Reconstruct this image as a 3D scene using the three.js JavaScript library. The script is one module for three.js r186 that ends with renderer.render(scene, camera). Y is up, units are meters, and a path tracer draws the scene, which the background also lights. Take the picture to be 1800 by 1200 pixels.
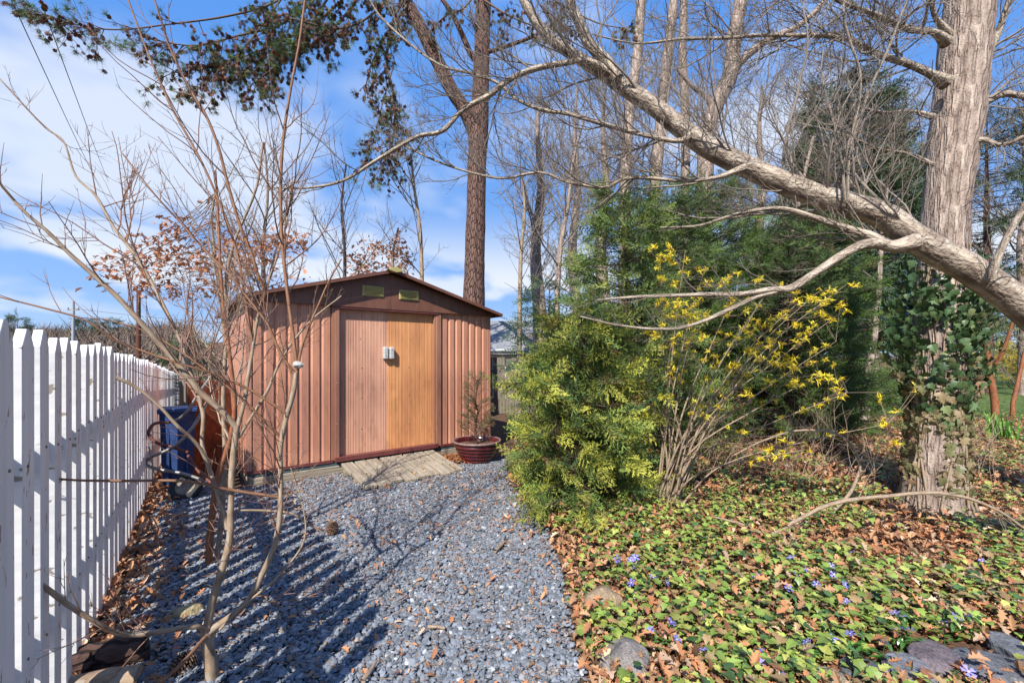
import * as THREE from 'three';
import { mergeGeometries } from 'three/addons/utils/BufferGeometryUtils.js';
import { RoundedBoxGeometry } from 'three/addons/geometries/RoundedBoxGeometry.js';

// ------------------------------------------------------------------ camera, sky, sun, exposure
const FPX = 760, CX = 900, HY = 625, EYE = 1.3;          // focal length and horizon of the photograph in its pixels; eye height in metres
const scene = new THREE.Scene();
const camera = new THREE.PerspectiveCamera(2 * Math.atan(600 / FPX) * 180 / Math.PI, 1.5, 0.05, 900);
camera.position.set(0, EYE, 0);
camera.lookAt(0, EYE, -1);
camera.setViewOffset(1800, 1200, 0, -25, 1800, 1200);

const SUN_AZ = -19 * Math.PI / 180, SUN_EL = 44 * Math.PI / 180;
const sunDir = new THREE.Vector3(Math.sin(SUN_AZ) * Math.cos(SUN_EL), Math.sin(SUN_EL), Math.cos(SUN_AZ) * Math.cos(SUN_EL));
const sun = new THREE.DirectionalLight(new THREE.Color(1, 0.955, 0.88), 5);
sun.position.copy(sunDir).multiplyScalar(40);
sun.castShadow = true;
sun.shadow.mapSize.set(4096, 4096);
Object.assign(sun.shadow.camera, { left: -14, right: 14, top: 14, bottom: -14, near: 1, far: 90 });
scene.add(sun, sun.target);

// seeded random numbers and noise
function RNG(s) { let a = s >>> 0; const f = () => { a = (a + 0x6D2B79F5) | 0; let t = Math.imul(a ^ (a >>> 15), 1 | a); t = (t + Math.imul(t ^ (t >>> 7), 61 | t)) ^ t; return ((t ^ (t >>> 14)) >>> 0) / 4294967296; }; f.r = (lo, hi) => lo + (hi - lo) * f(); f.s = () => f() * 2 - 1; f.pick = a => a[Math.floor(f() * a.length)]; return f; }
function hash2(x, y, s) { let h = Math.imul(x, 374761393) ^ Math.imul(y, 668265263) ^ Math.imul(s, 1274126177); h = Math.imul(h ^ (h >>> 13), 1274126177); return ((h ^ (h >>> 16)) >>> 0) / 4294967296; }
function vnoise(x, y, px, py, s) {
  const xi = Math.floor(x), yi = Math.floor(y), fx = x - xi, fy = y - yi, ux = fx * fx * (3 - 2 * fx), uy = fy * fy * (3 - 2 * fy);
  const w = (i, p) => p ? ((i % p) + p) % p : i;
  const a = hash2(w(xi, px), w(yi, py), s), b = hash2(w(xi + 1, px), w(yi, py), s), c = hash2(w(xi, px), w(yi + 1, py), s), d = hash2(w(xi + 1, px), w(yi + 1, py), s);
  return a + (b - a) * ux + (c - a) * uy + (a - b - c + d) * ux * uy;
}
function fbm(x, y, px, py, s, oct = 4) { let v = 0, a = 0.5, n = 0; for (let i = 0; i < oct; i++) { v += a * vnoise(x, y, px, py, s + i * 17); n += a; x *= 2; y *= 2; px *= 2; py *= 2; a *= 0.5; } return v / n; }
const mix = (a, b, t) => a + (b - a) * t, clamp = (x, a = 0, b = 1) => Math.min(b, Math.max(a, x));
const sstep = (a, b, x) => { const t = clamp((x - a) / (b - a)); return t * t * (3 - 2 * t); };
function noise3(x, y, z, s) { const zi = Math.floor(z), f = z - zi, u = f * f * (3 - 2 * f); return mix(vnoise(x + zi * 37, y + zi * 91, 0, 0, s), vnoise(x + (zi + 1) * 37, y + (zi + 1) * 91, 0, 0, s), u); }
function fbm3(x, y, z, s, o = 5) { let v = 0, a = 0.5, n = 0; for (let i = 0; i < o; i++) { v += a * noise3(x, y, z, s + i * 7); n += a; x *= 2.03; y *= 2.03; z *= 2.03; a *= 0.5; } return v / n; }

{ // the sky: clear spring blue with thin wisps and low banks of cloud
  const W = 2048, H = 1024, d = new Float32Array(W * H * 4);
  for (let j = 0; j < H; j++) {
    const el = ((j + 0.5) / H - 0.5) * Math.PI, sy = Math.sin(el), cy = Math.cos(el);
    for (let i = 0; i < W; i++) {
      const az = ((i + 0.5) / W - 0.5) * 2 * Math.PI, x = Math.cos(az) * cy, z = Math.sin(az) * cy, y = Math.max(sy, 0);
      const h = Math.pow(1 - y, 2.6);
      let r = mix(0.085, 0.31, h), g = mix(0.285, 0.55, h), b = mix(0.79, 0.95, h);
      const hz = Math.pow(1 - y, 14); r = mix(r, 0.60, hz * 0.7); g = mix(g, 0.72, hz * 0.7); b = mix(b, 0.86, hz * 0.7);
      if (sy > 0) {
        const k = 1 / (y + 0.22), n = fbm3(x * k * 1.15 + 23.1, y * 2.0 + 0.4, z * k * 1.15 + 13.3, 5, 6), w = fbm3(x * k * 3 + 9, 2.2, z * k * 3, 31, 4);
        let c = Math.max(sstep(0.50, 0.68, n + 0.30 * (w - 0.5)) * 0.72, 0.28 * sstep(0.5, 0.72, w));
        const low = sstep(0.47, 0.62, fbm3(x * 4.2 + 1.7, y * 11, z * 4.2 + 4.1, 77, 5)) * sstep(0.34, 0.14, y) * 0.9;
        c = Math.max(c, low);
        r = mix(r, 0.84, c); g = mix(g, 0.88, c); b = mix(b, 0.94, c);
      } else if (sy < -0.02) { r = 0.22; g = 0.2; b = 0.16; }
      const o = (j * W + i) * 4; d[o] = r * 0.72; d[o + 1] = g * 0.72; d[o + 2] = b * 0.72; d[o + 3] = 1;
    }
  }
  const t = new THREE.DataTexture(d, W, H, THREE.RGBAFormat, THREE.FloatType);
  t.mapping = THREE.EquirectangularReflectionMapping; t.magFilter = t.minFilter = THREE.LinearFilter; t.needsUpdate = true;
  scene.background = t; scene.environment = t;
}
const renderer = new THREE.WebGLRenderer({ antialias: true });
renderer.toneMapping = THREE.LinearToneMapping;
renderer.toneMappingExposure = 1.55;
renderer.shadowMap.enabled = true;

// ------------------------------------------------------------------ helpers
const V = (x, y, z) => new THREE.Vector3(x, y, z);
const P = (px, py, d) => V((px - CX) / FPX * d, EYE + (HY - py) / FPX * d, -d);            // a direction in the photograph at a known depth
const GD = (py, y = 0) => FPX * (EYE - y) / (py - HY);                                       // depth of a point that lies on the ground
const G = (px, py, y = 0) => P(px, py, GD(py, y));
const lin = (r, g, b) => new THREE.Color().setRGB(r, g, b);
const taken = {};
function numbered(n) { const k = taken[n] = (taken[n] ?? -1) + 1; return k ? `${n}_${String(k).padStart(3, '0')}` : n; }
function tag(o, label, category, group, kind) { o.userData.label = label; o.userData.category = category; if (group) o.userData.group = group; if (kind) o.userData.kind = kind; return o; }
function thing(name, label, category, pos, turn = 0, group) { const g = new THREE.Group(); g.name = numbered(name); if (pos) g.position.copy(pos); g.rotation.y = turn; scene.add(g); return tag(g, label, category, group); }
function part(name, geo, m, parent, label) { const o = new THREE.Mesh(geo, m); o.name = parent === scene ? numbered(name) : name; parent.add(o); if (label) o.userData.label = label; return o; }
function structure(name, geo, m, label, category) { const o = part(name, geo, m, scene); o.userData = { kind: 'structure', label, category }; return o; }
function box(w, h, d, x = 0, y = 0, z = 0, r = 0) { const g = r ? new RoundedBoxGeometry(w, h, d, 1, r) : new THREE.BoxGeometry(w, h, d); g.translate(x, y, z); return g; }
const _m = new THREE.Matrix4(), _q = new THREE.Quaternion(), _e = new THREE.Euler(), _s = new THREE.Vector3();
function instanced(name, geo, m, list, parent, label, cat) {        // list of {p, q, s, c}
  const o = new THREE.InstancedMesh(geo, m, list.length);
  list.forEach((t, i) => { _s.set(t.s, t.sy ?? t.s, t.sz ?? t.s); o.setMatrixAt(i, _m.compose(t.p, t.q, _s)); if (t.c) o.setColorAt(i, t.c); });
  o.name = parent === scene ? numbered(name) : name; o.userData.kind = 'stuff'; if (label) o.userData.label = label; if (cat) o.userData.category = cat;
  parent.add(o); return o;
}
const quat = (x, y, z, order = 'YXZ') => new THREE.Quaternion().setFromEuler(new THREE.Euler(x, y, z, order));
const UPV = V(0, 1, 0), ZV = V(0, 0, 1);
function aim(dir, roll = 0) { return new THREE.Quaternion().setFromUnitVectors(UPV, dir.clone().normalize()).multiply(new THREE.Quaternion().setFromAxisAngle(UPV, roll)); }   // local +y along dir

// textures
function tex(w, h, fn, srgb = true) {
  const d = new Uint8Array(w * h * 4);
  for (let j = 0; j < h; j++) for (let i = 0; i < w; i++) { const c = fn(i / w, j / h), o = (j * w + i) * 4; if (typeof c === 'number') d[o] = d[o + 1] = d[o + 2] = clamp(c) * 255; else { d[o] = clamp(c[0]) * 255; d[o + 1] = clamp(c[1]) * 255; d[o + 2] = clamp(c[2]) * 255; } d[o + 3] = 255; }
  const t = new THREE.DataTexture(d, w, h); t.wrapS = t.wrapT = THREE.RepeatWrapping; t.magFilter = THREE.LinearFilter; t.minFilter = THREE.LinearFilter;
  if (srgb) t.colorSpace = THREE.SRGBColorSpace; t.needsUpdate = true; return t;
}
const ramp = (a, b, t) => [mix(a[0], b[0], t), mix(a[1], b[1], t), mix(a[2], b[2], t)];
// furrowed bark: u round the trunk, v along it (one tile = 0.5 m)
const furrow = (u, v) => { const w = fbm(u * 6 + 1.2 * fbm(u * 4, v * 3, 4, 3, 9), v * 2, 6, 2, 3, 2); const ridge = Math.abs(fbm(u * 12 + 1.4 * w, v * 3, 12, 3, 21, 3) - 0.5) * 2; return clamp(Math.pow(ridge, 0.55) * 0.85 + 0.3 * (fbm(u * 40, v * 40, 40, 40, 5, 3) - 0.5)); };
const barkGreyMap = tex(512, 512, (u, v) => { const f = furrow(u, v), n = fbm(u * 5, v * 5, 5, 5, 50, 4); return ramp([0.46, 0.39, 0.35], [0.82, 0.75, 0.69], clamp(f * 0.8 + (n - 0.4) * 0.7)); });
const barkGreyBump = tex(512, 512, furrow, false);
const worley = (u, v, nx, ny, s) => { const x = u * nx, y = v * ny, xi = Math.floor(x), yi = Math.floor(y); let a = 9, b = 9, id = 0; for (let j = -1; j <= 1; j++) for (let i = -1; i <= 1; i++) { const cx = ((xi + i) % nx + nx) % nx, cy = ((yi + j) % ny + ny) % ny, d = Math.hypot(xi + i + hash2(cx, cy, s) - x, yi + j + hash2(cx, cy, s + 1) - y); if (d < a) { b = a; a = d; id = hash2(cx, cy, s + 2); } else if (d < b) b = d; } return [b - a, id]; };
const plate = (u, v) => { const w = 0.05 * (fbm(u * 10, v * 10, 10, 10, 61, 3) - 0.5), [e, id] = worley(u + w, v + w, 8, 3, 66); return clamp(sstep(0.0, 0.28, e) * (0.6 + 0.3 * id) + 0.45 * (fbm(u * 40, v * 16, 40, 16, 7, 4) - 0.5)); };
const barkPineMap = tex(512, 512, (u, v) => { const f = plate(u, v), n = fbm(u * 6, v * 6, 6, 6, 71, 4); return ramp([0.24, 0.15, 0.13], ramp([0.50, 0.39, 0.36], [0.60, 0.48, 0.41], n), f); });
const barkPineBump = tex(512, 512, plate, false);
const lent = (u, v) => { let d = 0; for (let k = 0; k < 2; k++) { const y = v * (26 + k * 13), r = Math.floor(y), x0 = hash2(r, k, 4), len = 0.03 + 0.12 * hash2(r, k, 5), dx = Math.abs(((u - x0 + 1.5) % 1) - 0.5); if (dx < len && hash2(r, k, 6) > 0.35) d = Math.max(d, sstep(0.32, 0.05, Math.abs(y - r - 0.5)) * sstep(len, len * 0.5, dx)); } return d; };
const barkSmoothMap = tex(512, 512, (u, v) => { const n = fbm(u * 6, v * 4, 6, 4, 80, 5), l = lent(u, v), m = sstep(0.6, 0.75, fbm(u * 9, v * 9, 9, 9, 83, 4)); let c = ramp([0.38, 0.32, 0.275], [0.76, 0.70, 0.62], clamp((n - 0.5) * 1.8 + 0.5 + 0.35 * (fbm(u * 30, v * 12, 30, 12, 86, 3) - 0.5))); c = ramp(c, [0.40, 0.31, 0.26], l * 0.4); return ramp(c, [0.78, 0.76, 0.70], m * 0.5); });
const barkSmoothBump = tex(512, 512, (u, v) => clamp(0.5 - lent(u, v) * 0.18 + 0.8 * (fbm(u * 18, v * 24, 18, 24, 90, 4) - 0.5) + 0.3 * (fbm(u * 4, v * 5, 4, 5, 92, 2) - 0.5)), false);
const stemMap = tex(256, 256, (u, v) => { const n = fbm(u * 5, v * 6, 5, 6, 100, 4), m = fbm(u * 30, v * 12, 30, 12, 104, 3); let c = ramp([0.42, 0.34, 0.275], [0.70, 0.61, 0.50], clamp(n * 0.9 + (m - 0.5) * 0.5)); return ramp(c, [0.62, 0.60, 0.55], sstep(0.58, 0.7, fbm(u * 7, v * 7, 7, 7, 108, 3)) * 0.6); });
const woodMap = tex(512, 512, (u, v) => { const g = fbm(u * 40 + 2 * fbm(u * 4, v * 2, 4, 2, 8, 3), v * 2, 40, 2, 110, 4), n = fbm(u * 4, v * 4, 4, 4, 115, 4); return ramp([0.42, 0.38, 0.32], [0.73, 0.68, 0.60], clamp(g * 0.75 + n * 0.45 - 0.1)); });
const woodBump = tex(512, 512, (u, v) => fbm(u * 50 + 2 * fbm(u * 4, v * 2, 4, 2, 8, 3), v * 3, 50, 3, 118, 4), false);
const paintMap = tex(512, 512, (u, v) => { const g = fbm(u * 30, v * 3, 30, 3, 120, 4), chip = sstep(0.76, 0.80, fbm(u * 50, v * 30, 50, 30, 125, 3)), d = fbm(u * 3, v * 3, 3, 3, 128, 4); let c = ramp([0.86, 0.86, 0.86], [0.94, 0.94, 0.935], clamp(g + d - 0.5)); return ramp(c, [0.55, 0.50, 0.44], chip * 0.8); });
const paintBump = tex(512, 512, (u, v) => clamp(fbm(u * 40, v * 3, 40, 3, 121, 4) - 0.4 * sstep(0.76, 0.80, fbm(u * 50, v * 30, 50, 30, 125, 3))), false);
const speckMap = tex(512, 512, (u, v) => { const n = fbm(u * 8, v * 8, 8, 8, 130, 5), s = fbm(u * 90, v * 90, 90, 90, 134, 2); const k = clamp(0.72 + 0.35 * (n - 0.5) + 0.35 * (s - 0.5)); return [k, k, k]; });
const speckBump = tex(512, 512, (u, v) => fbm(u * 10, v * 10, 10, 10, 140, 6), false);
const soilMap = tex(1024, 1024, (u, v) => { const n = fbm(u * 12, v * 12, 12, 12, 150, 5), s = fbm(u * 120, v * 120, 120, 120, 155, 2); return ramp([0.22, 0.16, 0.12], [0.52, 0.37, 0.25], clamp(n * 0.8 + (s - 0.5) * 0.8)); });
const grassMap = tex(512, 512, (u, v) => { const n = fbm(u * 6, v * 6, 6, 6, 160, 4), s = fbm(u * 120, v * 120, 120, 120, 163, 2); return ramp([0.22, 0.28, 0.10], [0.45, 0.52, 0.22], clamp(n * 0.7 + (s - 0.4) * 0.7)); });
// brushed, chalked paint on the metal panels of the shed; streaks run down the sheet
const chalk = (seed) => (u, v) => { const a = fbm(u * 60, v * 2, 60, 2, seed, 4), b = fbm(u * 5, v * 4, 5, 4, seed + 5, 5); const d = sstep(0.62, 0.78, fbm(u * 14, v * 9, 14, 9, seed + 9, 5)), k = 0.89 + 0.13 * (a - 0.5) + 0.26 * (b - 0.5) - 0.07 * d; return [k, k * (0.96 + 0.06 * b), k * (0.95 + 0.08 * a)]; };
const chalkMap = tex(512, 512, chalk(170));

const M = (o) => new THREE.MeshStandardMaterial(o);
const rep = (t, x, y) => { const c = t.clone(); c.repeat.set(x, y); c.needsUpdate = true; return c; };
const MAT = {
  barkGrey: M({ map: barkGreyMap, bumpMap: barkGreyBump, bumpScale: 0.02, roughness: 0.95 }),
  barkFar: M({ map: barkGreyMap, color: lin(0.62, 0.56, 0.5), roughness: 1 }),
  barkPine: M({ map: barkPineMap, bumpMap: barkPineBump, bumpScale: 0.03, roughness: 0.95 }),
  barkSmooth: M({ map: barkSmoothMap, bumpMap: barkSmoothBump, bumpScale: 0.012, roughness: 0.75 }),
  stem: M({ map: stemMap, bumpMap: stemMap, bumpScale: 0.002, roughness: 0.8 }),
  stemRed: M({ map: stemMap, color: lin(0.78, 0.52, 0.40), roughness: 0.75 }),
  stemCopper: M({ map: stemMap, color: lin(0.85, 0.42, 0.25), roughness: 0.7 }),
  twigDark: M({ color: lin(0.12, 0.085, 0.065), roughness: 0.9 }),
  twigGrey: M({ color: lin(0.23, 0.19, 0.155), roughness: 0.9 }),
  twigRed: M({ color: lin(0.25, 0.135, 0.09), roughness: 0.8 }),
  twigPale: M({ color: lin(0.34, 0.25, 0.18), roughness: 0.85 }),
  paint: M({ map: paintMap, color: lin(0.88, 0.865, 0.84), bumpMap: paintBump, bumpScale: 0.0015, roughness: 0.6 }),
  wood: M({ map: woodMap, bumpMap: woodBump, bumpScale: 0.006, roughness: 0.9 }),
  woodGrey: M({ map: woodMap, color: lin(0.62, 0.62, 0.66), bumpMap: woodBump, bumpScale: 0.003, roughness: 0.95 }),
  soil: M({ map: soilMap, bumpMap: soilMap, bumpScale: 0.02, roughness: 1 }),
  grass: M({ map: grassMap, bumpMap: grassMap, bumpScale: 0.02, roughness: 1 }),
};

// a mesh that grows: tapered tubes and loose faces
class Geo {
  constructor() { this.p = []; this.n = []; this.u = []; this.i = []; this.q = 0; }
  tube(pts, rad, sides = 6, tile = 0.5, knob = 0) {
    const N = pts.length, t = V(), prev = V(), a = V(), b = V(); let len = 0; const base = this.p.length / 3;
    const reps = Math.max(1, Math.round(2 * Math.PI * rad[0] / tile));
    for (let k = 0; k < N; k++) {
      t.subVectors(pts[Math.min(k + 1, N - 1)], pts[Math.max(k - 1, 0)]).normalize();
      if (!k) { a.set(0, 0, 1); if (Math.abs(t.z) > 0.9) a.set(1, 0, 0); a.addScaledVector(t, -a.dot(t)).normalize(); } else { a.addScaledVector(t, -a.dot(t)).normalize(); len += pts[k].distanceTo(pts[k - 1]); }
      b.crossVectors(t, a);
      for (let s = 0; s <= sides; s++) {
        const th = s / sides * Math.PI * 2, c = Math.cos(th), d = Math.sin(th), nx = a.x * c + b.x * d, ny = a.y * c + b.y * d, nz = a.z * c + b.z * d;
        const r = rad[k] * (knob ? 1 + knob * (fbm3(Math.cos(th) * 1.3 + 5, len * 5, Math.sin(th) * 1.3 + base * 0.01, 40, 3) - 0.5) * 2 : 1);
        this.p.push(pts[k].x + nx * r, pts[k].y + ny * r, pts[k].z + nz * r); this.n.push(nx, ny, nz); this.u.push(s / sides * reps, len / tile);
        if (k && s < sides) { const o = base + (k - 1) * (sides + 1) + s; this.i.push(o, o + 1, o + sides + 1, o + 1, o + sides + 2, o + sides + 1); }
      }
    }
    const o = this.p.length / 3, e = pts[N - 1]; this.p.push(e.x, e.y, e.z); this.n.push(t.x, t.y, t.z); this.u.push(0.5, 0);   // end cap
    for (let s = 0; s < sides; s++) { const k = base + (N - 1) * (sides + 1) + s; this.i.push(k, k + 1, o); }
  }
  tri(a, b, c) { const o = this.p.length / 3, n = V().subVectors(b, a).cross(V().subVectors(c, a)).normalize(); for (const v of [a, b, c]) { this.p.push(v.x, v.y, v.z); this.n.push(n.x, n.y, n.z); this.u.push(v.x, v.y); } this.i.push(o, o + 1, o + 2); }
  quad(a, b, c, d) { this.tri(a, b, c); this.tri(a, c, d); }
  build() { const g = new THREE.BufferGeometry(); g.setAttribute('position', new THREE.Float32BufferAttribute(this.p, 3)); g.setAttribute('normal', new THREE.Float32BufferAttribute(this.n, 3)); g.setAttribute('uv', new THREE.Float32BufferAttribute(this.u, 2)); g.setIndex(this.i); return g; }
  get empty() { return !this.i.length; }
}
function smooth(pts, rad, per = 6) {                        // Catmull-Rom through the points, radii alike
  const c = new THREE.CatmullRomCurve3(pts, false, 'centripetal'), n = (pts.length - 1) * per, P2 = [], R2 = [];
  for (let i = 0; i <= n; i++) { const f = i / n; P2.push(c.getPoint(f)); const k = Math.min(pts.length - 2, Math.floor(f * (pts.length - 1))), w = f * (pts.length - 1) - k; R2.push(mix(rad[k], rad[k + 1], w)); }
  return [P2, R2];
}
// points given as [px, py, width in px] with a depth that runs from d0 to d1 along them
function traced(list, d0, d1 = d0, per = 6) {
  const n = list.length - 1, pts = [], rad = [];
  list.forEach(([x, y, w], i) => {                          // a wide lens widens things off its axis along the line to the centre: take that out of the measured width
    const d = mix(d0, d1, i / n), a = list[Math.max(0, i - 1)], b = list[Math.min(n, i + 1)], tx = b[0] - a[0], ty = b[1] - a[1], l = Math.hypot(tx, ty) || 1, rx = (x - CX) / FPX, ry = (y - HY) / FPX, k = (rx * -ty + ry * tx) / l;
    pts.push(P(x, y, d)); rad.push((w ?? 4) / 2 / FPX * d / Math.sqrt(1 + k * k));
  });
  return smooth(pts, rad, per);
}
// a twig that wanders and forks
function twig(B, rnd, p, d, len, r, lvl, o = {}) {
  const seg = o.seg ?? 0.06, n = Math.max(3, Math.min(14, Math.ceil(len / seg))), pts = [p.clone()], rad = [r], dir = d.clone().normalize(), step = len / n, wig = o.wig ?? 0.22;
  for (let k = 1; k <= n; k++) {
    dir.x += rnd.s() * wig; dir.y += rnd.s() * wig + (o.up ?? 0.04); dir.z += rnd.s() * wig; dir.normalize();
    pts.push(pts[k - 1].clone().addScaledVector(dir, step)); rad.push(r * (1 - 0.65 * k / n));
  }
  B.tube(pts, rad, r > 0.012 ? 6 : r > 0.005 ? 4 : 3);
  if (o.ends && lvl <= (o.endLevel ?? 0)) o.ends.push({ p: pts[n].clone(), d: dir.clone(), lvl });
  if (o.along && lvl <= (o.alongLevel ?? 1)) for (let k = 1; k <= n; k++) o.along.push({ p: pts[k].clone(), d: V().subVectors(pts[k], pts[k - 1]).normalize() });
  if (lvl > 0) sprout(B, rnd, pts, rad, lvl - 1, len, o);
  return [pts, rad];
}
function sprout(B, rnd, pts, rad, lvl, len, o = {}, from = 0.15, first = 1, reach = 1) {      // first, reach: fewer or longer shoots on the limb itself than on its twigs
  const count = Math.max(1, Math.round(1.5 * first * len * (o.dens ?? 7) * rnd.r(0.7, 1.3)));
  for (let k = 0; k < count; k++) {
    const f = rnd.r(from, 0.98), x = f * (pts.length - 1), a = Math.min(pts.length - 2, Math.floor(x)), p = pts[a].clone().lerp(pts[a + 1], x - a), t = V().subVectors(pts[a + 1], pts[a]).normalize();
    const side = V(rnd.s(), rnd.s() + (o.lift ?? 0.2), rnd.s()); side.addScaledVector(t, -side.dot(t)).normalize();
    const ang = rnd.r(0.45, 1.0), d = t.clone().multiplyScalar(Math.cos(ang)).addScaledVector(side, Math.sin(ang));
    const L = Math.min(o.maxLen ?? 9, reach * len * rnd.r(0.22, 0.55) * (1.1 - 0.55 * f)), r = Math.max(o.minR ?? 0.0009, Math.min(mix(rad[a], rad[a + 1], x - a) * 0.6, L * 0.0085 + 0.0006));
    twig(B, rnd, p, d, L, r, lvl, o);
  }
}
// leaves
function leafGeo(half, fold = 0.35, curl = 0.25, stalk = 0) {       // half: right-hand outline from the base to the tip, [x, y]
  const B = new Geo(), z = (x, y) => Math.abs(x) * fold - curl * y * y, mid = half.map(([x, y]) => V(0, y, z(0, y)));
  for (const s of [1, -1]) for (let k = 0; k < half.length - 1; k++) {
    const a = V(half[k][0] * s, half[k][1], z(half[k][0], half[k][1])), b = V(half[k + 1][0] * s, half[k + 1][1], z(half[k + 1][0], half[k + 1][1])), m0 = V(0, Math.min(half[k][1], 1), z(0, half[k][1])), m1 = V(0, Math.min(half[k + 1][1], 1), z(0, half[k + 1][1]));
    if (s > 0) { if (a.x > 1e-4) B.tri(m0, a, b); if (b.x > 1e-4 || a.x > 1e-4) B.tri(m0, b, m1); } else { if (a.x < -1e-4) B.tri(m0, b, a); if (b.x < -1e-4 || a.x < -1e-4) B.tri(m0, m1, b); }
  }
  if (stalk) B.quad(V(-0.02, -stalk, -0.1), V(0.02, -stalk, -0.1), V(0.02, 0, 0), V(-0.02, 0, 0));
  return B.build();
}
const ivyLeaf = leafGeo([[0, 0], [0.18, -0.14], [0.34, -0.08], [0.50, 0.08], [0.30, 0.22], [0.44, 0.48], [0.22, 0.50], [0, 1]], 0.25, 0.22, 0.3);
const ivyLeafB = leafGeo([[0, 0], [0.22, -0.12], [0.42, 0.02], [0.36, 0.22], [0.48, 0.40], [0.24, 0.55], [0, 0.95]], 0.12, 0.35, 0.3);
const oakLeaf = leafGeo([[0, 0], [0.07, 0.1], [0.22, 0.2], [0.12, 0.3], [0.34, 0.45], [0.16, 0.52], [0.36, 0.75], [0.15, 0.78], [0.12, 0.95], [0, 1]], 0.6, 0.5);
const curlLeaf = leafGeo([[0, 0], [0.06, 0.08], [0.22, 0.16], [0.10, 0.27], [0.30, 0.36], [0.14, 0.48], [0.32, 0.62], [0.12, 0.72], [0.15, 0.86], [0, 1]], 0.95, -0.55);
const vincaLeaf = leafGeo([[0, 0], [0.13, 0.15], [0.19, 0.4], [0.15, 0.7], [0, 1]], 0.3, 0.3);
const leafMat = (r, g, b, rough = 0.5, tr = 0.2) => new THREE.MeshPhysicalMaterial({ color: lin(r, g, b), roughness: rough, transmission: tr, thickness: 0, side: THREE.DoubleSide });

// ------------------------------------------------------------------ ground
// the fence line on the ground: a point, its direction away from the camera and its normal into the yard
const F0 = V(-1.772, 0, -1.749), FD = V(-0.5836, 0, -0.812), FN = V(0.812, 0, -0.5836);
const fenceS = (x, z) => (x - F0.x) * FD.x + (z - F0.z) * FD.z, fenceT = (x, z) => (x - F0.x) * FN.x + (z - F0.z) * FN.z;
function gh(x, z) {                                        // height of the terrain
  const s = fenceS(x, z), t = fenceT(x, z), Z = -z;
  let h = -0.055 * clamp(s - 2.9, 0, 9) * sstep(1.1, -0.1, t);
  h += -1.0 * sstep(-1, -14, t) * sstep(2, 16, Z);
  h += 5.5 * sstep(45, 130, Z) * sstep(0, -40, x);
  return h;
}
{
  const xs = [], zs = [];
  for (let k = -30; k <= 30; k++) xs.push(Math.sign(k) * (Math.abs(k) < 16 ? Math.abs(k) * 0.5 : 8 + Math.pow(Math.abs(k) - 16, 2.35) * 0.9));
  for (let k = 0; k <= 64; k++) zs.push(-(k < 30 ? k * 0.4 - 3 : 9 + Math.pow(k - 30, 1.7) * 0.95));
  const B = new THREE.BufferGeometry(), p = [], u = [], idx = [];
  for (const z of zs) for (const x of xs) { p.push(x, gh(x, z) - 0.004, z); u.push(x / 1.6, z / 1.6); }
  for (let j = 0; j < zs.length - 1; j++) for (let i = 0; i < xs.length - 1; i++) { const a = j * xs.length + i; idx.push(a, a + 1, a + xs.length, a + 1, a + xs.length + 1, a + xs.length); }
  B.setAttribute('position', new THREE.Float32BufferAttribute(p, 3)); B.setAttribute('uv', new THREE.Float32BufferAttribute(u, 2)); B.setIndex(idx); B.computeVertexNormals();
  structure('ground', B, MAT.soil, 'brown soil and leaf litter of the yard and the land beyond', 'ground');
}
const inPoly = (poly, x, y) => { let c = false; for (let i = 0, j = poly.length - 1; i < poly.length; j = i++) { const [xi, yi] = poly[i], [xj, yj] = poly[j]; if ((yi > y) !== (yj > y) && x < (xj - xi) * (y - yi) / (yj - yi) + xi) c = !c; } return c; };
// shed frame: front-left corner on the ground, x along the front, z out of the front
const SH0 = V(-2.575, 0, -4.19), SHA = Math.atan2(0.6124, 0.7905), SX = V(0.7905, 0, -0.6124), SZ = V(0.6124, 0, 0.7905), SW = 2.871, SDEP = 2.5;
const shedAt = (t, y, o) => SH0.clone().addScaledVector(SX, t).addScaledVector(SZ, o).setY(y);
const inShed = (x, z, m = 0) => { const t = (x - SH0.x) * SX.x + (z - SH0.z) * SX.z, o = (x - SH0.x) * SZ.x + (z - SH0.z) * SZ.z; return t > -m && t < SW + m && o < m && o > -SDEP - m; };
const gravelEdge = [[1040, 1290], [1020, 1200], [1000, 1130], [990, 1050], [985, 1000], [955, 940], [915, 890], [890, 850], [885, 815]].map(([x, y]) => G(x, y));
const gravelPoly = [...gravelEdge.map(v => [v.x, v.z]), ...[[2.95, 0.55], [0.3, -0.1], [-0.25, 0.05]].map(([t, o]) => { const v = shedAt(t, 0, o); return [v.x, v.z]; }), ...[[4.4, 0.75], [3.2, 0.12], [0, 0.1], [-1.3, 0.1]].map(([s, t]) => { const v = F0.clone().addScaledVector(FD, s).addScaledVector(FN, t); return [v.x, v.z]; }), [-0.6, -0.6], [0.25, -0.9]];
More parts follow.
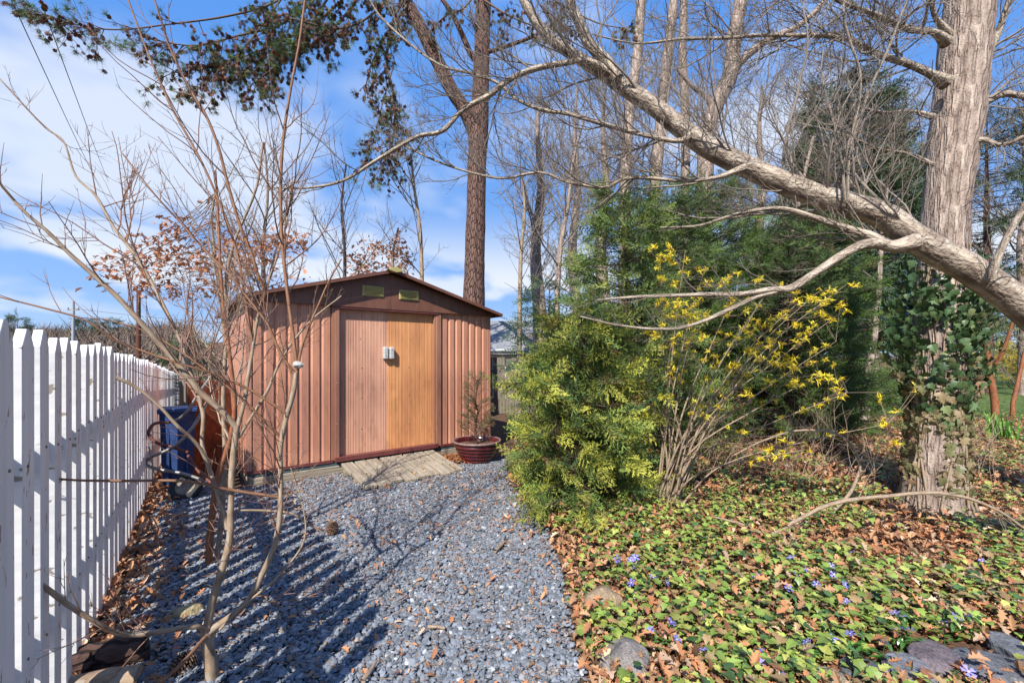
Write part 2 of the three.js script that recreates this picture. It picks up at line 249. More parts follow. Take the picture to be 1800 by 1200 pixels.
{
  const sh = new THREE.Shape(gravelPoly.map(([x, z]) => new THREE.Vector2(x, -z))), g = new THREE.ShapeGeometry(sh); g.rotateX(-Math.PI / 2); g.translate(0, 0.004, 0);
  const uv = g.attributes.uv; for (let i = 0; i < uv.count; i++) uv.setXY(i, uv.getX(i) / 0.5, uv.getY(i) / 0.5);
  structure('gravel_bed', g, M({ map: speckMap, color: lin(0.11, 0.12, 0.14), bumpMap: speckBump, bumpScale: 0.02, roughness: 1 }), 'bed of blue grey stone chips in front of the shed', 'gravel');
  const rnd = RNG(11), vars = [];
  for (let v = 0; v < 5; v++) {                             // angular stone chips
    const g0 = new THREE.IcosahedronGeometry(1, 0), pos = g0.attributes.position, r0 = RNG(200 + v), cache = {};
    for (let i = 0; i < pos.count; i++) { const key = [pos.getX(i), pos.getY(i), pos.getZ(i)].map(q => q.toFixed(3)).join(); cache[key] ??= [r0.r(0.6, 1.25), r0.r(0.6, 1.2), r0.r(0.6, 1.2)]; const c = cache[key]; pos.setXYZ(i, pos.getX(i) * c[0], pos.getY(i) * 0.42 * c[1], pos.getZ(i) * 0.8 * c[2]); }
    g0.computeVertexNormals(); vars.push(g0);
  }
  const lists = vars.map(() => []);
  let minx = 9, maxx = -9, minz = 9, maxz = -9; for (const [x, z] of gravelPoly) { minx = Math.min(minx, x); maxx = Math.max(maxx, x); minz = Math.min(minz, z); maxz = Math.max(maxz, z); }
  for (let k = 0; k < 200000; k++) {
    const x = rnd.r(minx, maxx), z = rnd.r(minz, maxz), Z = -z;
    if (Z < 0.9 || Math.abs(x) / Z > 1.3) continue;
    const jx = x + rnd.s() * 0.07, jz = z + rnd.s() * 0.07;
    if (!inPoly(gravelPoly, jx, jz) || inShed(x, z, -0.02)) continue;
    if (Z > 4 && rnd() < 0.3) continue;
    const s = (0.006 + 0.012 * Math.pow(rnd(), 1.3)) * (rnd() < 0.12 ? 1.5 : 1), b = rnd.r(0.55, 1.35), w = rnd();
    lists[k % vars.length].push({ p: V(x, rnd.r(0.004, 0.024), z), q: quat(rnd.s() * 0.55, rnd() * 6.28, rnd.s() * 0.55), s, c: w < 0.9 ? lin(0.165 * b, 0.182 * b, 0.208 * b) : w < 0.96 ? lin(0.34 * b, 0.35 * b, 0.36 * b) : lin(0.28 * b, 0.22 * b, 0.17 * b) });
  }
  const stone = M({ color: 0xffffff, roughness: 0.8, flatShading: true });
  const heap = new THREE.Group(); heap.name = 'gravel'; heap.userData = { kind: 'stuff', label: 'blue grey slate chips scattered over the path by the shed', category: 'gravel' }; scene.add(heap);
  lists.forEach((l, i) => instanced('stone_chips', vars[i], stone, l, heap));
}
{ // lawn beyond the planting
  const g = new THREE.PlaneGeometry(60, 26, 60, 26); g.rotateX(-Math.PI / 2); g.translate(31.5, 0, -22.4); const p = g.attributes.position, uv = g.attributes.uv;
  for (let i = 0; i < p.count; i++) { p.setY(i, gh(p.getX(i), p.getZ(i)) + 0.006); uv.setXY(i, p.getX(i) / 1.5, p.getZ(i) / 1.5); }
  structure('lawn', g, MAT.grass, 'short green lawn beyond the ivy bed', 'lawn');
  const rnd = RNG(12), B = new Geo(); for (let k = 0; k < 7; k++) { const a = k * 0.9, x = Math.cos(a) * 0.3, z = Math.sin(a) * 0.3; B.tri(V(x - 0.05, 0, z), V(x + 0.05, 0, z), V(x * 2.2, 1, z * 2.2)); }
  const l = []; for (let k = 0; k < 9000; k++) { const Z = rnd.r(9.4, 19), x = rnd.r(1.6, Z * 1.25); const b = rnd.r(0.7, 1.2); l.push({ p: V(x, 0, -Z), q: quat(0, rnd() * 6, 0), s: rnd.r(0.035, 0.075), c: lin(0.10 * b, 0.17 * b, 0.035 * b) }); }
  instanced('grass', B.build(), leafMat(1, 1, 1, 0.8, 0.2), l, scene, 'short grass blades on the lawn past the ivy bed', 'grass');
}

// ------------------------------------------------------------------ white picket fence
{
  const rnd = RNG(21), f = thing('picket_fence', 'white painted picket fence with pointed pickets beside the gravel', 'fence', F0.clone(), Math.atan2(-FD.z, FD.x));
  const along = s => V(s, 0, 0);
  const variants = [];
  for (let v = 0; v < 4; v++) {
    const w = 0.088, sh = new THREE.Shape(), top = 1.0, pt = 0.038; sh.moveTo(-w / 2, 0); sh.lineTo(w / 2, 0); sh.lineTo(w / 2, top - pt); sh.lineTo(0.010, top); sh.lineTo(-0.010, top); sh.lineTo(-w / 2, top - pt); sh.closePath();
    const g = new THREE.ExtrudeGeometry(sh, { depth: 0.02, bevelEnabled: true, bevelSize: 0.0015, bevelThickness: 0.0015, bevelSegments: 1 });
    const uv = g.attributes.uv; for (let i = 0; i < uv.count; i++) uv.setXY(i, uv.getX(i) * 1.3 + v * 0.23, uv.getY(i) * 0.9 + v * 0.37); variants.push(g);
  }
  let k = 0;
  for (let s = -1.25; s < 9.3; s += 0.158) {
    const base = gh(F0.x + FD.x * s, F0.z + FD.z * s), h = mix(1.36, 1.23, sstep(-0.7, 3.4, s)) + rnd.s() * 0.018;
    const m = part('picket', variants[k++ % 4], MAT.paint, f);
    m.position.set(s + rnd.s() * 0.008, base + 0.015, -0.01); m.scale.set(rnd.r(0.94, 1.05), h, 1); m.rotation.z = rnd.s() * 0.018 + (Math.abs(s + 0.37) < 0.06 ? 0.035 : 0); m.rotation.y = rnd.s() * 0.05;
  }
  const nail = new THREE.CylinderGeometry(0.0045, 0.0045, 0.004, 7).rotateX(Math.PI / 2), nm = M({ color: lin(0.22, 0.15, 0.11), roughness: 0.7, metalness: 0.4 });
  for (const m of f.children.slice()) if (m.position.x < 1.6) for (const y of [0.98, 0.40]) { const n = part('nail', nail, nm, m); n.scale.y = 1 / m.scale.y; n.position.set(rnd.s() * 0.015, (y + rnd.s() * 0.015) / m.scale.y, 0.0225); }
  for (const y of [0.98, 0.40]) for (let s = -1.25; s < 9; s += 2.1) {
    const a = gh(F0.x + FD.x * s, F0.z + FD.z * s), b = gh(F0.x + FD.x * (s + 2.1), F0.z + FD.z * (s + 2.1)), r = part('rail', box(2.1, 0.085, 0.038, 1.05, 0, 0, 0.004), MAT.paint, f);
    r.position.set(s, y + a - 0.04 * sstep(0, 4, s), -0.032); r.rotation.z = Math.atan2(b - a, 2.1);
  }
  for (let s = -1.0; s < 9.3; s += 2.1) { const p = part('post', box(0.09, 1.25, 0.09, 0, 0.6, 0, 0.005), MAT.paint, f); p.position.set(s, gh(F0.x + FD.x * s, F0.z + FD.z * s) - 0.05, -0.098); }
}

// ------------------------------------------------------------------ metal shed
const BASE = 0.147, WALL = 1.869, PEAK = 2.262, MID = SW / 2;
{
  const shed = thing('garden_shed', 'brown metal garden shed with gabled roof and two sliding doors', 'shed', SH0.clone(), SHA);
  const paintOf = (r, g, b, rough = 0.5) => M({ map: rep(chalkMap, 1.2, 0.6), color: lin(r, g, b), roughness: rough, side: THREE.DoubleSide });
  const PANEL = [paintOf(0.62, 0.295, 0.18), paintOf(0.59, 0.28, 0.18), paintOf(0.64, 0.305, 0.185)], BROWN = paintOf(0.20, 0.085, 0.055, 0.42), JAMB = paintOf(0.36, 0.17, 0.11, 0.45), MAROON = paintOf(0.19, 0.055, 0.05, 0.45), DOORL = paintOf(0.68, 0.36, 0.24, 0.5), DOORR = paintOf(0.72, 0.33, 0.135, 0.5);
  const OLIVE = M({ color: lin(0.40, 0.34, 0.13), roughness: 0.55 }), STEEL = M({ color: lin(0.4, 0.38, 0.36), roughness: 0.4, metalness: 0.8 }), WHITE = M({ map: rep(speckMap, 2, 2), color: lin(0.9, 0.9, 0.87), roughness: 0.45 });
  // a pressed sheet: profile [x, z] swept from y0 to y1
  function sheet(profile, y0, y1) { const B = new Geo(); for (let k = 0; k < profile.length - 1; k++) { const [a, b] = profile[k], [c, d] = profile[k + 1]; B.quad(V(a, y0, b), V(c, y0, d), V(c, y1, d), V(a, y1, b)); } const g = B.build(), uv = g.attributes.uv, p = g.attributes.position; for (let i = 0; i < uv.count; i++) uv.setXY(i, p.getX(i), p.getY(i)); return g; }
  // one pressed pan, 115 mm wide: groove down the middle of its edges, proud flat between
  const pan = w => [[0, -0.017], [0.010, -0.017], [0.028, 0], [w - 0.014, 0], [w - 0.003, -0.017], [w, -0.017]];
  const rnd = RNG(31); let k = 0;
  const pans = (x0, x1, n, place) => { const w = (x1 - x0) / n, g = sheet(pan(w), BASE + 0.02, WALL); for (let i = 0; i < n; i++) { const m = part('wall_panel', g, PANEL[k++ % 3], shed); place(m, x0 + i * w); } };
  pans(0.03, 0.787, 7, (m, x) => m.position.set(x, 0, 0));
  pans(2.116, SW - 0.03, 7, (m, x) => m.position.set(x, 0, 0));
  pans(0.03, SDEP - 0.03, 21, (m, x) => { m.rotation.y = -Math.PI / 2; m.position.set(0, 0, -SDEP + x); });                    // the side towards the fence
  pans(0.03, SDEP - 0.03, 21, (m, x) => { m.rotation.y = Math.PI / 2; m.position.set(SW, 0, -x); });
  pans(0.03, SW - 0.03, 25, (m, x) => { m.rotation.y = Math.PI; m.position.set(SW - x, 0, -SDEP); });
  for (const [x, z] of [[0, 0], [SW, 0], [0, -SDEP], [SW, -SDEP]]) part('corner_post', box(0.05, WALL - BASE - 0.02, 0.05, x + (x ? -0.018 : 0.018), (WALL + BASE + 0.02) / 2, z + (z ? 0.018 : -0.018), 0.004), PANEL[1], shed);
  // door frame: two jambs with a stepped section, header track and sill track
  for (const [a, b] of [[0.787, 0.874], [2.012, 2.116]]) part('door_jamb', sheet([[a, -0.01], [a + 0.004, 0.016], [a + 0.03, 0.016], [a + 0.034, 0.024], [b - 0.012, 0.024], [b - 0.008, 0.012], [b, 0.012], [b, -0.05]], BASE + 0.02, WALL), JAMB, shed);
  for (const x of [0.84, 2.05]) for (const y of [0.56, 1.0, 1.45]) { const s = part('screw', new THREE.SphereGeometry(0.007, 8, 5), STEEL, shed); s.position.set(x, y, 0.025); s.scale.z = 0.5; }
  part('header_track', box(1.25, 0.055, 0.055, MID, WALL - 0.0275, 0.0075, 0.004), MAROON, shed);
  part('sill_track', box(1.24, 0.05, 0.085, MID, BASE + 0.028, 0.012, 0.005), MAROON, shed);
  for (const [x0, x1] of [[0, 0.8], [2.09, SW]]) part('bottom_rail', box(x1 - x0, 0.028, 0.03, (x0 + x1) / 2, BASE + 0.014, 0.006), MAROON, shed);
  for (const x of [0, SW]) part('bottom_rail', box(0.03, 0.028, SDEP - 0.05, x, BASE + 0.014, -SDEP / 2 - 0.02), MAROON, shed);
  // sliding doors with fine pressed ribs
  const ribs = (x0, x1, z, seed) => { const r = RNG(seed), p = [[x0, z]]; let x = x0 + 0.012; p.push([x, z]); while (x < x1 - 0.03) { const w = r.r(0.011, 0.017); p.push([x + w * 0.25, z + 0.0024], [x + w * 0.62, z + 0.0024], [x + w, z]); x += w + r.r(0.002, 0.006); p.push([x, z]); } p.push([x1, z], [x1, z - 0.02]); return p; };
  const d1 = part('door', sheet(ribs(0.86, 1.432, -0.034, 41), BASE + 0.05, WALL - 0.03), DOORL, shed, 'faded pinkish sliding door'), d2 = part('door', sheet([[1.428, -0.052], [1.428, -0.03], ...ribs(1.428, 2.03, -0.03, 42)], BASE + 0.05, WALL - 0.03), DOORR, shed, 'orange brown sliding door');
  for (const [d, x, z] of [[d1, 1.12, -0.03], [d2, 1.70, -0.026]]) for (const y of [0.47, 0.82, 1.16, 1.49]) { const s = part('screw', new THREE.SphereGeometry(0.006, 8, 5), M({ color: lin(0.10, 0.085, 0.07), roughness: 0.5 }), d); s.position.set(x + rnd.s() * 0.01, y, z); s.scale.z = 0.5; }
  for (const [d, x, z] of [[d1, 1.392, -0.018], [d2, 1.462, -0.012]]) {                                                           // white pull handles
    const h = part('handle', box(0.060, 0.145, 0.062, x, 1.33, z + 0.014, 0.016), WHITE, d, 'white plastic pull handle');
    part('screw', new THREE.CylinderGeometry(0.005, 0.005, 0.004, 8).rotateX(Math.PI / 2).translate(x - 0.005, x < 1.43 ? 1.30 : 1.37, z + 0.0455), M({ color: lin(0.12, 0.1, 0.08), roughness: 0.5 }), h);
  }
  // gable: two dark panels meeting at a seam, the upper edge folded under the roof
  const gable = s => { const sh = new THREE.Shape(); const yr = PEAK - 0.012; if (s < 0) { sh.moveTo(-0.02, WALL - 0.03); sh.lineTo(MID - 0.002, WALL - 0.03); sh.lineTo(MID - 0.002, yr); sh.lineTo(-0.02, WALL + 0.005); } else { sh.moveTo(MID + 0.002, WALL - 0.03); sh.lineTo(SW + 0.02, WALL - 0.03); sh.lineTo(SW + 0.02, WALL + 0.005); sh.lineTo(MID + 0.002, yr); } sh.closePath(); const g = new THREE.ExtrudeGeometry(sh, { depth: 0.012, bevelEnabled: true, bevelSize: 0.001, bevelThickness: 0.001, bevelSegments: 1 }); g.translate(0, 0, s < 0 ? 0.03 : 0.028); return g; };
  for (const s of [-1, 1]) part('gable_panel', gable(s), BROWN, shed);
  for (const s of [-1, 1]) { const g = gable(s); g.translate(0, 0, -SDEP - 0.07); part('gable_panel', g, BROWN, shed); }
  for (const [x, y] of [[1.228, 2.03], [1.66, 2.02]]) {
    const v = part('vent', box(0.25, 0.118, 0.012, x, y, 0.047, 0.006), OLIVE, shed, 'olive yellow louvred vent');
    for (let i = 0; i < 6; i++) { const s = part('louvre', box(0.215, 0.0045, 0.013, 0, 0, 0), OLIVE, v); s.position.set(x, y - 0.04 + i * 0.016, 0.056); s.rotation.x = 0.6; }
    part('louvre_bar', box(0.006, 0.09, 0.01, x, y, 0.058), OLIVE, v);
  }
  // roof: ribbed sheets on each slope, edge trim, ridge cap
  const OV = 0.085, FO = 0.15, run = MID + OV, slope = Math.atan2(PEAK - WALL - 0.0, MID), roofLen = run / Math.cos(slope), depth = SDEP + 2 * FO;
  for (const s of [-1, 1]) {
    const n = 9, w = depth / n;
    for (let i = 0; i < n; i++) {
      const B = new Geo(), prof = [[0, 0.014], [0.014, 0.014], [0.022, 0], [w - 0.008, 0], [w, 0.014]];
      for (let q = 0; q < prof.length - 1; q++) { const [a, b] = prof[q], [c, d] = prof[q + 1]; B.quad(V(0, b, -a), V(roofLen, b, -a), V(roofLen, d, -c), V(0, d, -c)); }
      const m = part('roof_sheet', B.build(), BROWN, shed); m.position.set(MID, PEAK + 0.012, FO - i * w); if (s < 0) { m.rotation.set(0, 0, Math.PI + slope); m.scale.y = -1; } else m.rotation.z = -slope;
    }
    for (const z of [FO + 0.006, FO - depth - 0.006]) { const t = part('roof_trim', box(roofLen + 0.02, 0.036, 0.012, (roofLen + 0.02) / 2, -0.004, 0, 0.002), BROWN, shed); t.position.set(MID, PEAK + 0.012, z); t.rotation.z = s < 0 ? Math.PI + slope : -slope; if (s < 0) t.scale.y = -1; }
    const e = part('eave_trim', box(0.012, 0.04, depth, 0, 0, 0), BROWN, shed); e.position.set(MID + s * (run + 0.004), PEAK + 0.002 - Math.sin(slope) * roofLen, FO - depth / 2);
  }
  { const B = new Geo(), w = 0.085, y = PEAK + 0.034; for (const s of [-1, 1]) { const dx = s * w, dy = -w * Math.tan(slope); if (s > 0) B.quad(V(MID, y, FO + 0.02), V(MID + dx, y + dy, FO + 0.02), V(MID + dx, y + dy, FO - depth - 0.02), V(MID, y, FO - depth - 0.02)); else B.quad(V(MID, y, FO + 0.02), V(MID, y, FO - depth - 0.02), V(MID + dx, y + dy, FO - depth - 0.02), V(MID + dx, y + dy, FO + 0.02)); } part('ridge_cap', B.build(), BROWN, shed);
    const c = new THREE.Shape(); c.moveTo(-0.095, -0.05); c.lineTo(0, -0.012); c.lineTo(0.095, -0.05); c.lineTo(0.06, -0.062); c.lineTo(0, -0.075); c.lineTo(-0.06, -0.062); c.closePath();
    const g = new THREE.ExtrudeGeometry(c, { depth: 0.05, bevelEnabled: true, bevelSize: 0.003, bevelThickness: 0.003, bevelSegments: 1 }); g.translate(MID, PEAK + 0.06, FO + 0.012); part('ridge_end_cap', g, OLIVE, shed, 'olive yellow plastic ridge end cap'); }
  // floor so that the inside is closed
  part('floor', box(SW - 0.06, 0.02, SDEP - 0.06, SW / 2, BASE + 0.02, -SDEP / 2), MAT.wood, shed);

  // timber base the shed stands on
  const tb = thing('timber_base', 'weathered timber skids carrying the brown shed', 'timber base', SH0.clone(), SHA);
  const beam = (w, h, d, x, y, z, m = MAT.wood) => { const g = box(w, h, d, 0, 0, 0, 0.006), uv = g.attributes.uv, p = g.attributes.position; for (let i = 0; i < uv.count; i++) uv.setXY(i, (p.getY(i) + p.getZ(i)) * 2, (w > d ? p.getX(i) : p.getZ(i)) * 0.6); const o = part('skid', g, m, tb); o.position.set(x, y, z); return o; };
  beam(SW - 0.04, 0.088, 0.075, SW / 2, 0.062, -0.02); beam(SW - 0.04, 0.088, 0.075, SW / 2, 0.062, -1.25); beam(SW - 0.04, 0.088, 0.075, SW / 2, 0.062, -2.45);
  for (const x of [0.04, SW - 0.04]) beam(0.07, 0.085, 2.36, x, 0.062, -1.23);
  const ply = part('plywood_edge', box(SW - 0.02, 0.036, SDEP, SW / 2, BASE - 0.021, -SDEP / 2 + 0.012), M({ map: rep(speckMap, 6, 1), color: lin(0.10, 0.16, 0.17), roughness: 0.9 }), tb); ply.userData.label = 'blue green plywood deck edge';

  // slatted ramp before the doors
  const rp = thing('shed_ramp', 'low wooden slat ramp leading up to the shed doors', 'ramp', shedAt(0.86, 0, 0.06), SHA);
  for (let i = 0; i < 8; i++) {
    const cut = 0.3 + (i % 2) * 0.12 + rnd.s() * 0.03, end = rnd.r(0.70, 0.76), tl = 0.122 + rnd.s() * 0.01;
    for (const [z0, z1] of [[0, cut], [cut + 0.012, end]]) {
      const L = z1 - z0, g = box(0.122, 0.034, L, 0, 0, z0 + L / 2, 0.006), uv = g.attributes.uv, p = g.attributes.position; for (let q = 0; q < uv.count; q++) uv.setXY(q, p.getX(q) * 2 + i * 0.3, p.getZ(q) * 0.7 + i * 0.2 + z0);
      const b = part('slat', g, MAT.wood, rp); b.position.set(0.065 + i * 0.141 + rnd.s() * 0.006, 0.123 + (z0 ? 0.004 : 0), 0.01); b.rotation.x = tl + rnd.s() * 0.008; b.rotation.y = rnd.s() * 0.02;
    }
  }
  for (const z of [0.1, 0.42]) { const c = part('bearer', box(1.1, 0.05, 0.06, 0.56, 0.062 - z * 0.09, z), MAT.wood, rp); }
}

// ------------------------------------------------------------------ pot with a small conifer
const potAt = G(838, 812);
{
  const pot = thing('plant_pot', 'dark red glazed ribbed pot on the gravel beside the ramp', 'plant pot', potAt.clone());
  const prof = [[0, 0.002], [0.15, 0.002], [0.17, 0.012]]; for (let k = 0; k < 5; k++) { const y = 0.02 + k * 0.042, r = 0.172 + k * 0.021; prof.push([r, y], [r + 0.017, y + 0.012], [r + 0.021, y + 0.027], [r + 0.012, y + 0.038]); }
  prof.push([0.268, 0.236], [0.292, 0.248], [0.297, 0.264], [0.286, 0.274], [0.270, 0.268], [0.255, 0.235], [0.24, 0.18]);
  part('bowl', new THREE.LatheGeometry(prof.map(([x, y]) => new THREE.Vector2(x, y)), 48), new THREE.MeshPhysicalMaterial({ map: rep(speckMap, 3, 1), color: lin(0.17, 0.02, 0.025), roughness: 0.3, clearcoat: 0.6, clearcoatRoughness: 0.2, side: THREE.DoubleSide }), pot);
  const rim = new THREE.TorusGeometry(0.287, 0.0135, 10, 56); rim.rotateX(Math.PI / 2); part('rim', rim.translate(0, 0.264, 0), M({ map: rep(speckMap, 8, 1), color: lin(0.42, 0.27, 0.24), roughness: 0.45 }), pot, 'chipped pale rim');
  part('potting_soil', new THREE.CircleGeometry(0.25, 32).rotateX(-Math.PI / 2).translate(0, 0.215, 0), MAT.soil, pot);
}

// ------------------------------------------------------------------ evergreens
// a flat spray of scale leaves: axis along +y, one unit long
function sprayGeo(seed, nTw, droop, wide, fat = 0.03) {
  const B = new Geo(), r = RNG(seed);
  const blade = (p, d, L, w) => { const s = V(-d.y, d.x, r.s() * 0.5).normalize().multiplyScalar(w); const m = p.clone().addScaledVector(d, L * 0.45), e = p.clone().addScaledVector(d, L); e.z -= droop * 0.3 * L; B.tri(p, m.clone().add(s), e); B.tri(p, e, m.clone().sub(s)); };
  const zc = y => -droop * y * y;
  for (let k = 0; k < nTw; k++) {
    const y = (k + 0.5) / nTw, L = wide * (1 - Math.abs(y - 0.38) * 1.15) * r.r(0.8, 1.15), s = k % 2 ? 1 : -1, a = 0.75 + r.s() * 0.15, d = V(Math.sin(a) * s, Math.cos(a), -0.15 + r.s() * 0.25).normalize(), p0 = V(0, y, zc(y));
    blade(p0, d, L, fat * 0.9);
    for (let q = 0; q < 4; q++) { const f = 0.25 + q * 0.2, b = a + (q % 2 ? 0.55 : -0.55); blade(p0.clone().addScaledVector(d, L * f), V(Math.sin(b) * s, Math.cos(b), r.s() * 0.3).normalize(), L * (0.55 - f * 0.3), fat * 0.8); }
  }
  blade(V(0, 0.7, zc(0.7)), V(0, 1, -0.2).normalize(), 0.35, fat); blade(V(0, 0, 0), V(0, 1, 0), 0.75, fat * 0.6);
  return B.build();
}
const SPRAYS = [sprayGeo(301, 11, 0.3, 0.36, 0.02), sprayGeo(302, 10, 0.45, 0.42, 0.02), sprayGeo(303, 12, 0.2, 0.30, 0.02)];
const foliageMat = new THREE.MeshPhysicalMaterial({ color: 0xffffff, roughness: 0.75, transmission: 0.22, thickness: 0, side: THREE.DoubleSide });
function evergreen(name, label, cat, base, o, group) {
  const rnd = RNG(o.seed), t = thing(name, label, cat, base.clone(), 0, group), B = new Geo(), lists = SPRAYS.map(() => []), lean = o.lean ?? [0, 0];
  const trunkAt = y => V(lean[0] * y, y, lean[1] * y);
  const tp = [], tr = []; for (let k = 0; k <= 8; k++) { const y = o.h * 0.97 * k / 8; tp.push(trunkAt(y).add(V(rnd.s() * 0.02, 0, rnd.s() * 0.02))); tr.push(mix(o.trunk ?? 0.06, 0.006, k / 8)); }
  const T = new Geo(); T.tube(tp, tr, 7); part('trunk', T.build(), o.trunkMat ?? MAT.barkPine, t);
  for (let k = 0; k < o.n; k++) {
    const f = Math.pow(rnd(), o.low ?? 1.0), y = o.h * mix(o.y0 ?? 0.05, 0.97, f), R = o.rad(y / o.h) * rnd.r(...(o.vary ?? [0.72, 1.1])), az = o.face ? o.face + rnd.s() * 2.2 : rnd() * 6.283;
    const d = V(Math.cos(az), (o.rise ?? 0.25) + rnd.s() * 0.2, Math.sin(az)).normalize(), p = trunkAt(y), n = 6, pts = [p], rad = [0.004 + 0.01 * R]; const dir = d.clone();
    for (let q = 1; q <= n; q++) { dir.y += (o.droop ?? -0.06) + rnd.s() * 0.05; dir.x += rnd.s() * 0.12; dir.z += rnd.s() * 0.12; dir.normalize(); pts.push(pts[q - 1].clone().addScaledVector(dir, R / n)); rad.push(rad[0] * (1 - 0.8 * q / n)); }
    B.tube(pts, rad, 3);
    const m = Math.max(3, Math.round(R * (o.per ?? 16)));
    for (let q = 0; q < m; q++) {
      const fr = mix(o.inner ?? 0.25, 1, Math.sqrt((q + rnd()) / m)), x = fr * n, a = Math.min(n - 1, Math.floor(x)), sp = pts[a].clone().lerp(pts[a + 1], x - a), td = V().subVectors(pts[a + 1], pts[a]).normalize();
      const sd = td.clone().add(V(rnd.s() * 0.9, rnd.s() * 0.55 + (o.sprayUp ?? 0), rnd.s() * 0.9)).normalize(), tip = fr > 0.72 && rnd() < (o.gold ?? 0), b = rnd.r(0.7, 1.25);
      const c = tip ? o.tip : rnd() < (o.brown ?? 0.02) ? [0.20, 0.11, 0.05] : rnd.pick(o.cols);
      lists[(q + k) % 3].push({ p: sp, q: aim(sd, rnd() * 6.283), s: o.spray * rnd.r(0.7, 1.3), c: lin(c[0] * b, c[1] * b, c[2] * b) });
    }
  }
  part('branches', B.build(), MAT.twigDark, t).userData.kind = 'stuff';
  lists.forEach((l, i) => instanced('foliage', SPRAYS[i], foliageMat, l, t));
  return t;
}
// golden cypress shrub in front
evergreen('golden_cypress', 'yellow green feathery cypress shrub at the edge of the gravel', 'evergreen shrub', G(1022, 888), { seed: 51, h: 1.72, n: 260, y0: 0.02, rad: f => (0.57 - 0.05 * f - 0.32 * Math.pow(f, 4)) * (0.86 + 0.2 * Math.sin(f * 23)), vary: [0.45, 1.32], spray: 0.2, per: 27, trunk: 0.035, rise: 0.2, droop: -0.03, gold: 0.45, tip: [0.44, 0.44, 0.06], cols: [[0.11, 0.19, 0.035], [0.17, 0.24, 0.04], [0.24, 0.30, 0.05], [0.06, 0.12, 0.03]], brown: 0.07 });
// blue green cypress behind it, taller and looser
evergreen('tall_cypress', 'tall loose green cypress standing behind the golden shrub', 'evergreen tree', V(1.42, 0, -5.4), { seed: 52, h: 3.45, n: 330, y0: 0.06, vary: [0.55, 1.2], rad: f => 1.0 * (1 - 0.80 * f) + 0.1, spray: 0.24, per: 13, trunk: 0.06, rise: 0.3, droop: -0.03, gold: 0.35, tip: [0.27, 0.32, 0.055], cols: [[0.085, 0.15, 0.035], [0.12, 0.19, 0.04], [0.17, 0.25, 0.05]] });
evergreen('feathery_cypress', 'open feathery cypress with drooping sprays beside the pine trunk', 'evergreen tree', V(0.62, 0, -7.0), { seed: 58, h: 2.55, n: 90, y0: 0.1, rad: f => 0.85 * (1 - 0.55 * f), spray: 0.24, per: 10, trunk: 0.04, rise: 0.45, droop: -0.07, gold: 0.2, tip: [0.16, 0.20, 0.06], cols: [[0.05, 0.11, 0.06], [0.08, 0.15, 0.07]], inner: 0.4 });
// dense dark evergreens to the right of them
evergreen('dark_evergreen', 'dense dark green arborvitae behind the yellow flowering shrub', 'evergreen tree', V(3.45, 0, -7.6), { seed: 53, h: 4.4, n: 520, y0: 0.08, rad: f => 1.55 * (1 - 0.75 * f) + 0.15, spray: 0.2, per: 13, trunk: 0.1, rise: 0.35, droop: -0.02, gold: 0.3, tip: [0.16, 0.27, 0.04], cols: [[0.065, 0.115, 0.024], [0.09, 0.15, 0.028], [0.13, 0.19, 0.035]] });
evergreen('dark_evergreen', 'dark green arborvitae filling the gap before the ivy covered trunk', 'evergreen tree', V(5.0, 0, -7.2), { seed: 54, h: 3.8, n: 400, y0: 0.05, rad: f => 1.25 * (1 - 0.7 * f) + 0.15, spray: 0.2, per: 13, trunk: 0.09, rise: 0.3, droop: -0.03, gold: 0.25, tip: [0.14, 0.25, 0.04], cols: [[0.065, 0.12, 0.024], [0.10, 0.165, 0.03]] });
evergreen('dark_evergreen', 'dark green arborvitae close behind the yellow flowers, between the other two', 'evergreen tree', V(4.05, 0, -6.3), { seed: 154, h: 3.15, n: 330, y0: 0.03, rad: f => 1.05 * (1 - 0.65 * f) + 0.15, spray: 0.2, per: 13, trunk: 0.07, rise: 0.3, droop: -0.03, gold: 0.25, tip: [0.14, 0.22, 0.035], cols: [[0.065, 0.12, 0.024], [0.10, 0.165, 0.03]] });
evergreen('dark_evergreen', 'dark green arborvitae just behind the tall green cypress', 'evergreen tree', V(2.55, 0, -6.8), { seed: 155, h: 3.7, n: 360, y0: 0.05, rad: f => 1.15 * (1 - 0.7 * f) + 0.15, spray: 0.2, per: 13, trunk: 0.08, rise: 0.35, droop: -0.02, gold: 0.25, tip: [0.15, 0.23, 0.035], cols: [[0.065, 0.12, 0.024], [0.10, 0.165, 0.03]] });
evergreen('hemlock_tree', 'tall dark hemlock with layered boughs behind the bare branches', 'evergreen tree', V(8.2, 0, -10.5), { seed: 55, h: 8.0, n: 430, y0: 0.18, rad: f => 2.6 * (1 - 0.8 * f) + 0.1, spray: 0.42, per: 11, trunk: 0.16, rise: 0.1, droop: -0.02, inner: 0.35, cols: [[0.05, 0.10, 0.035], [0.07, 0.12, 0.04]] });
evergreen('far_pine', 'bushy pine standing beyond the lawn past the ivy covered trunk', 'evergreen tree', V(16.5, 0, -15), { seed: 56, h: 10.2, n: 150, y0: 0.2, rad: f => 3.2 * (1 - 0.7 * f), spray: 0.55, per: 6, trunk: 0.2, rise: 0.15, inner: 0.4, cols: [[0.06, 0.10, 0.03], [0.09, 0.13, 0.04], [0.05, 0.08, 0.03]] });
evergreen('garden_yew', 'small dark green evergreen beyond the far end of the picket fence', 'evergreen shrub', V(-6.2, -0.4, -8.2), { seed: 57, h: 2.1, n: 90, y0: 0.05, rad: f => 0.9 * (1 - 0.6 * f), spray: 0.24, per: 10, cols: [[0.04, 0.10, 0.025], [0.06, 0.13, 0.03]] });
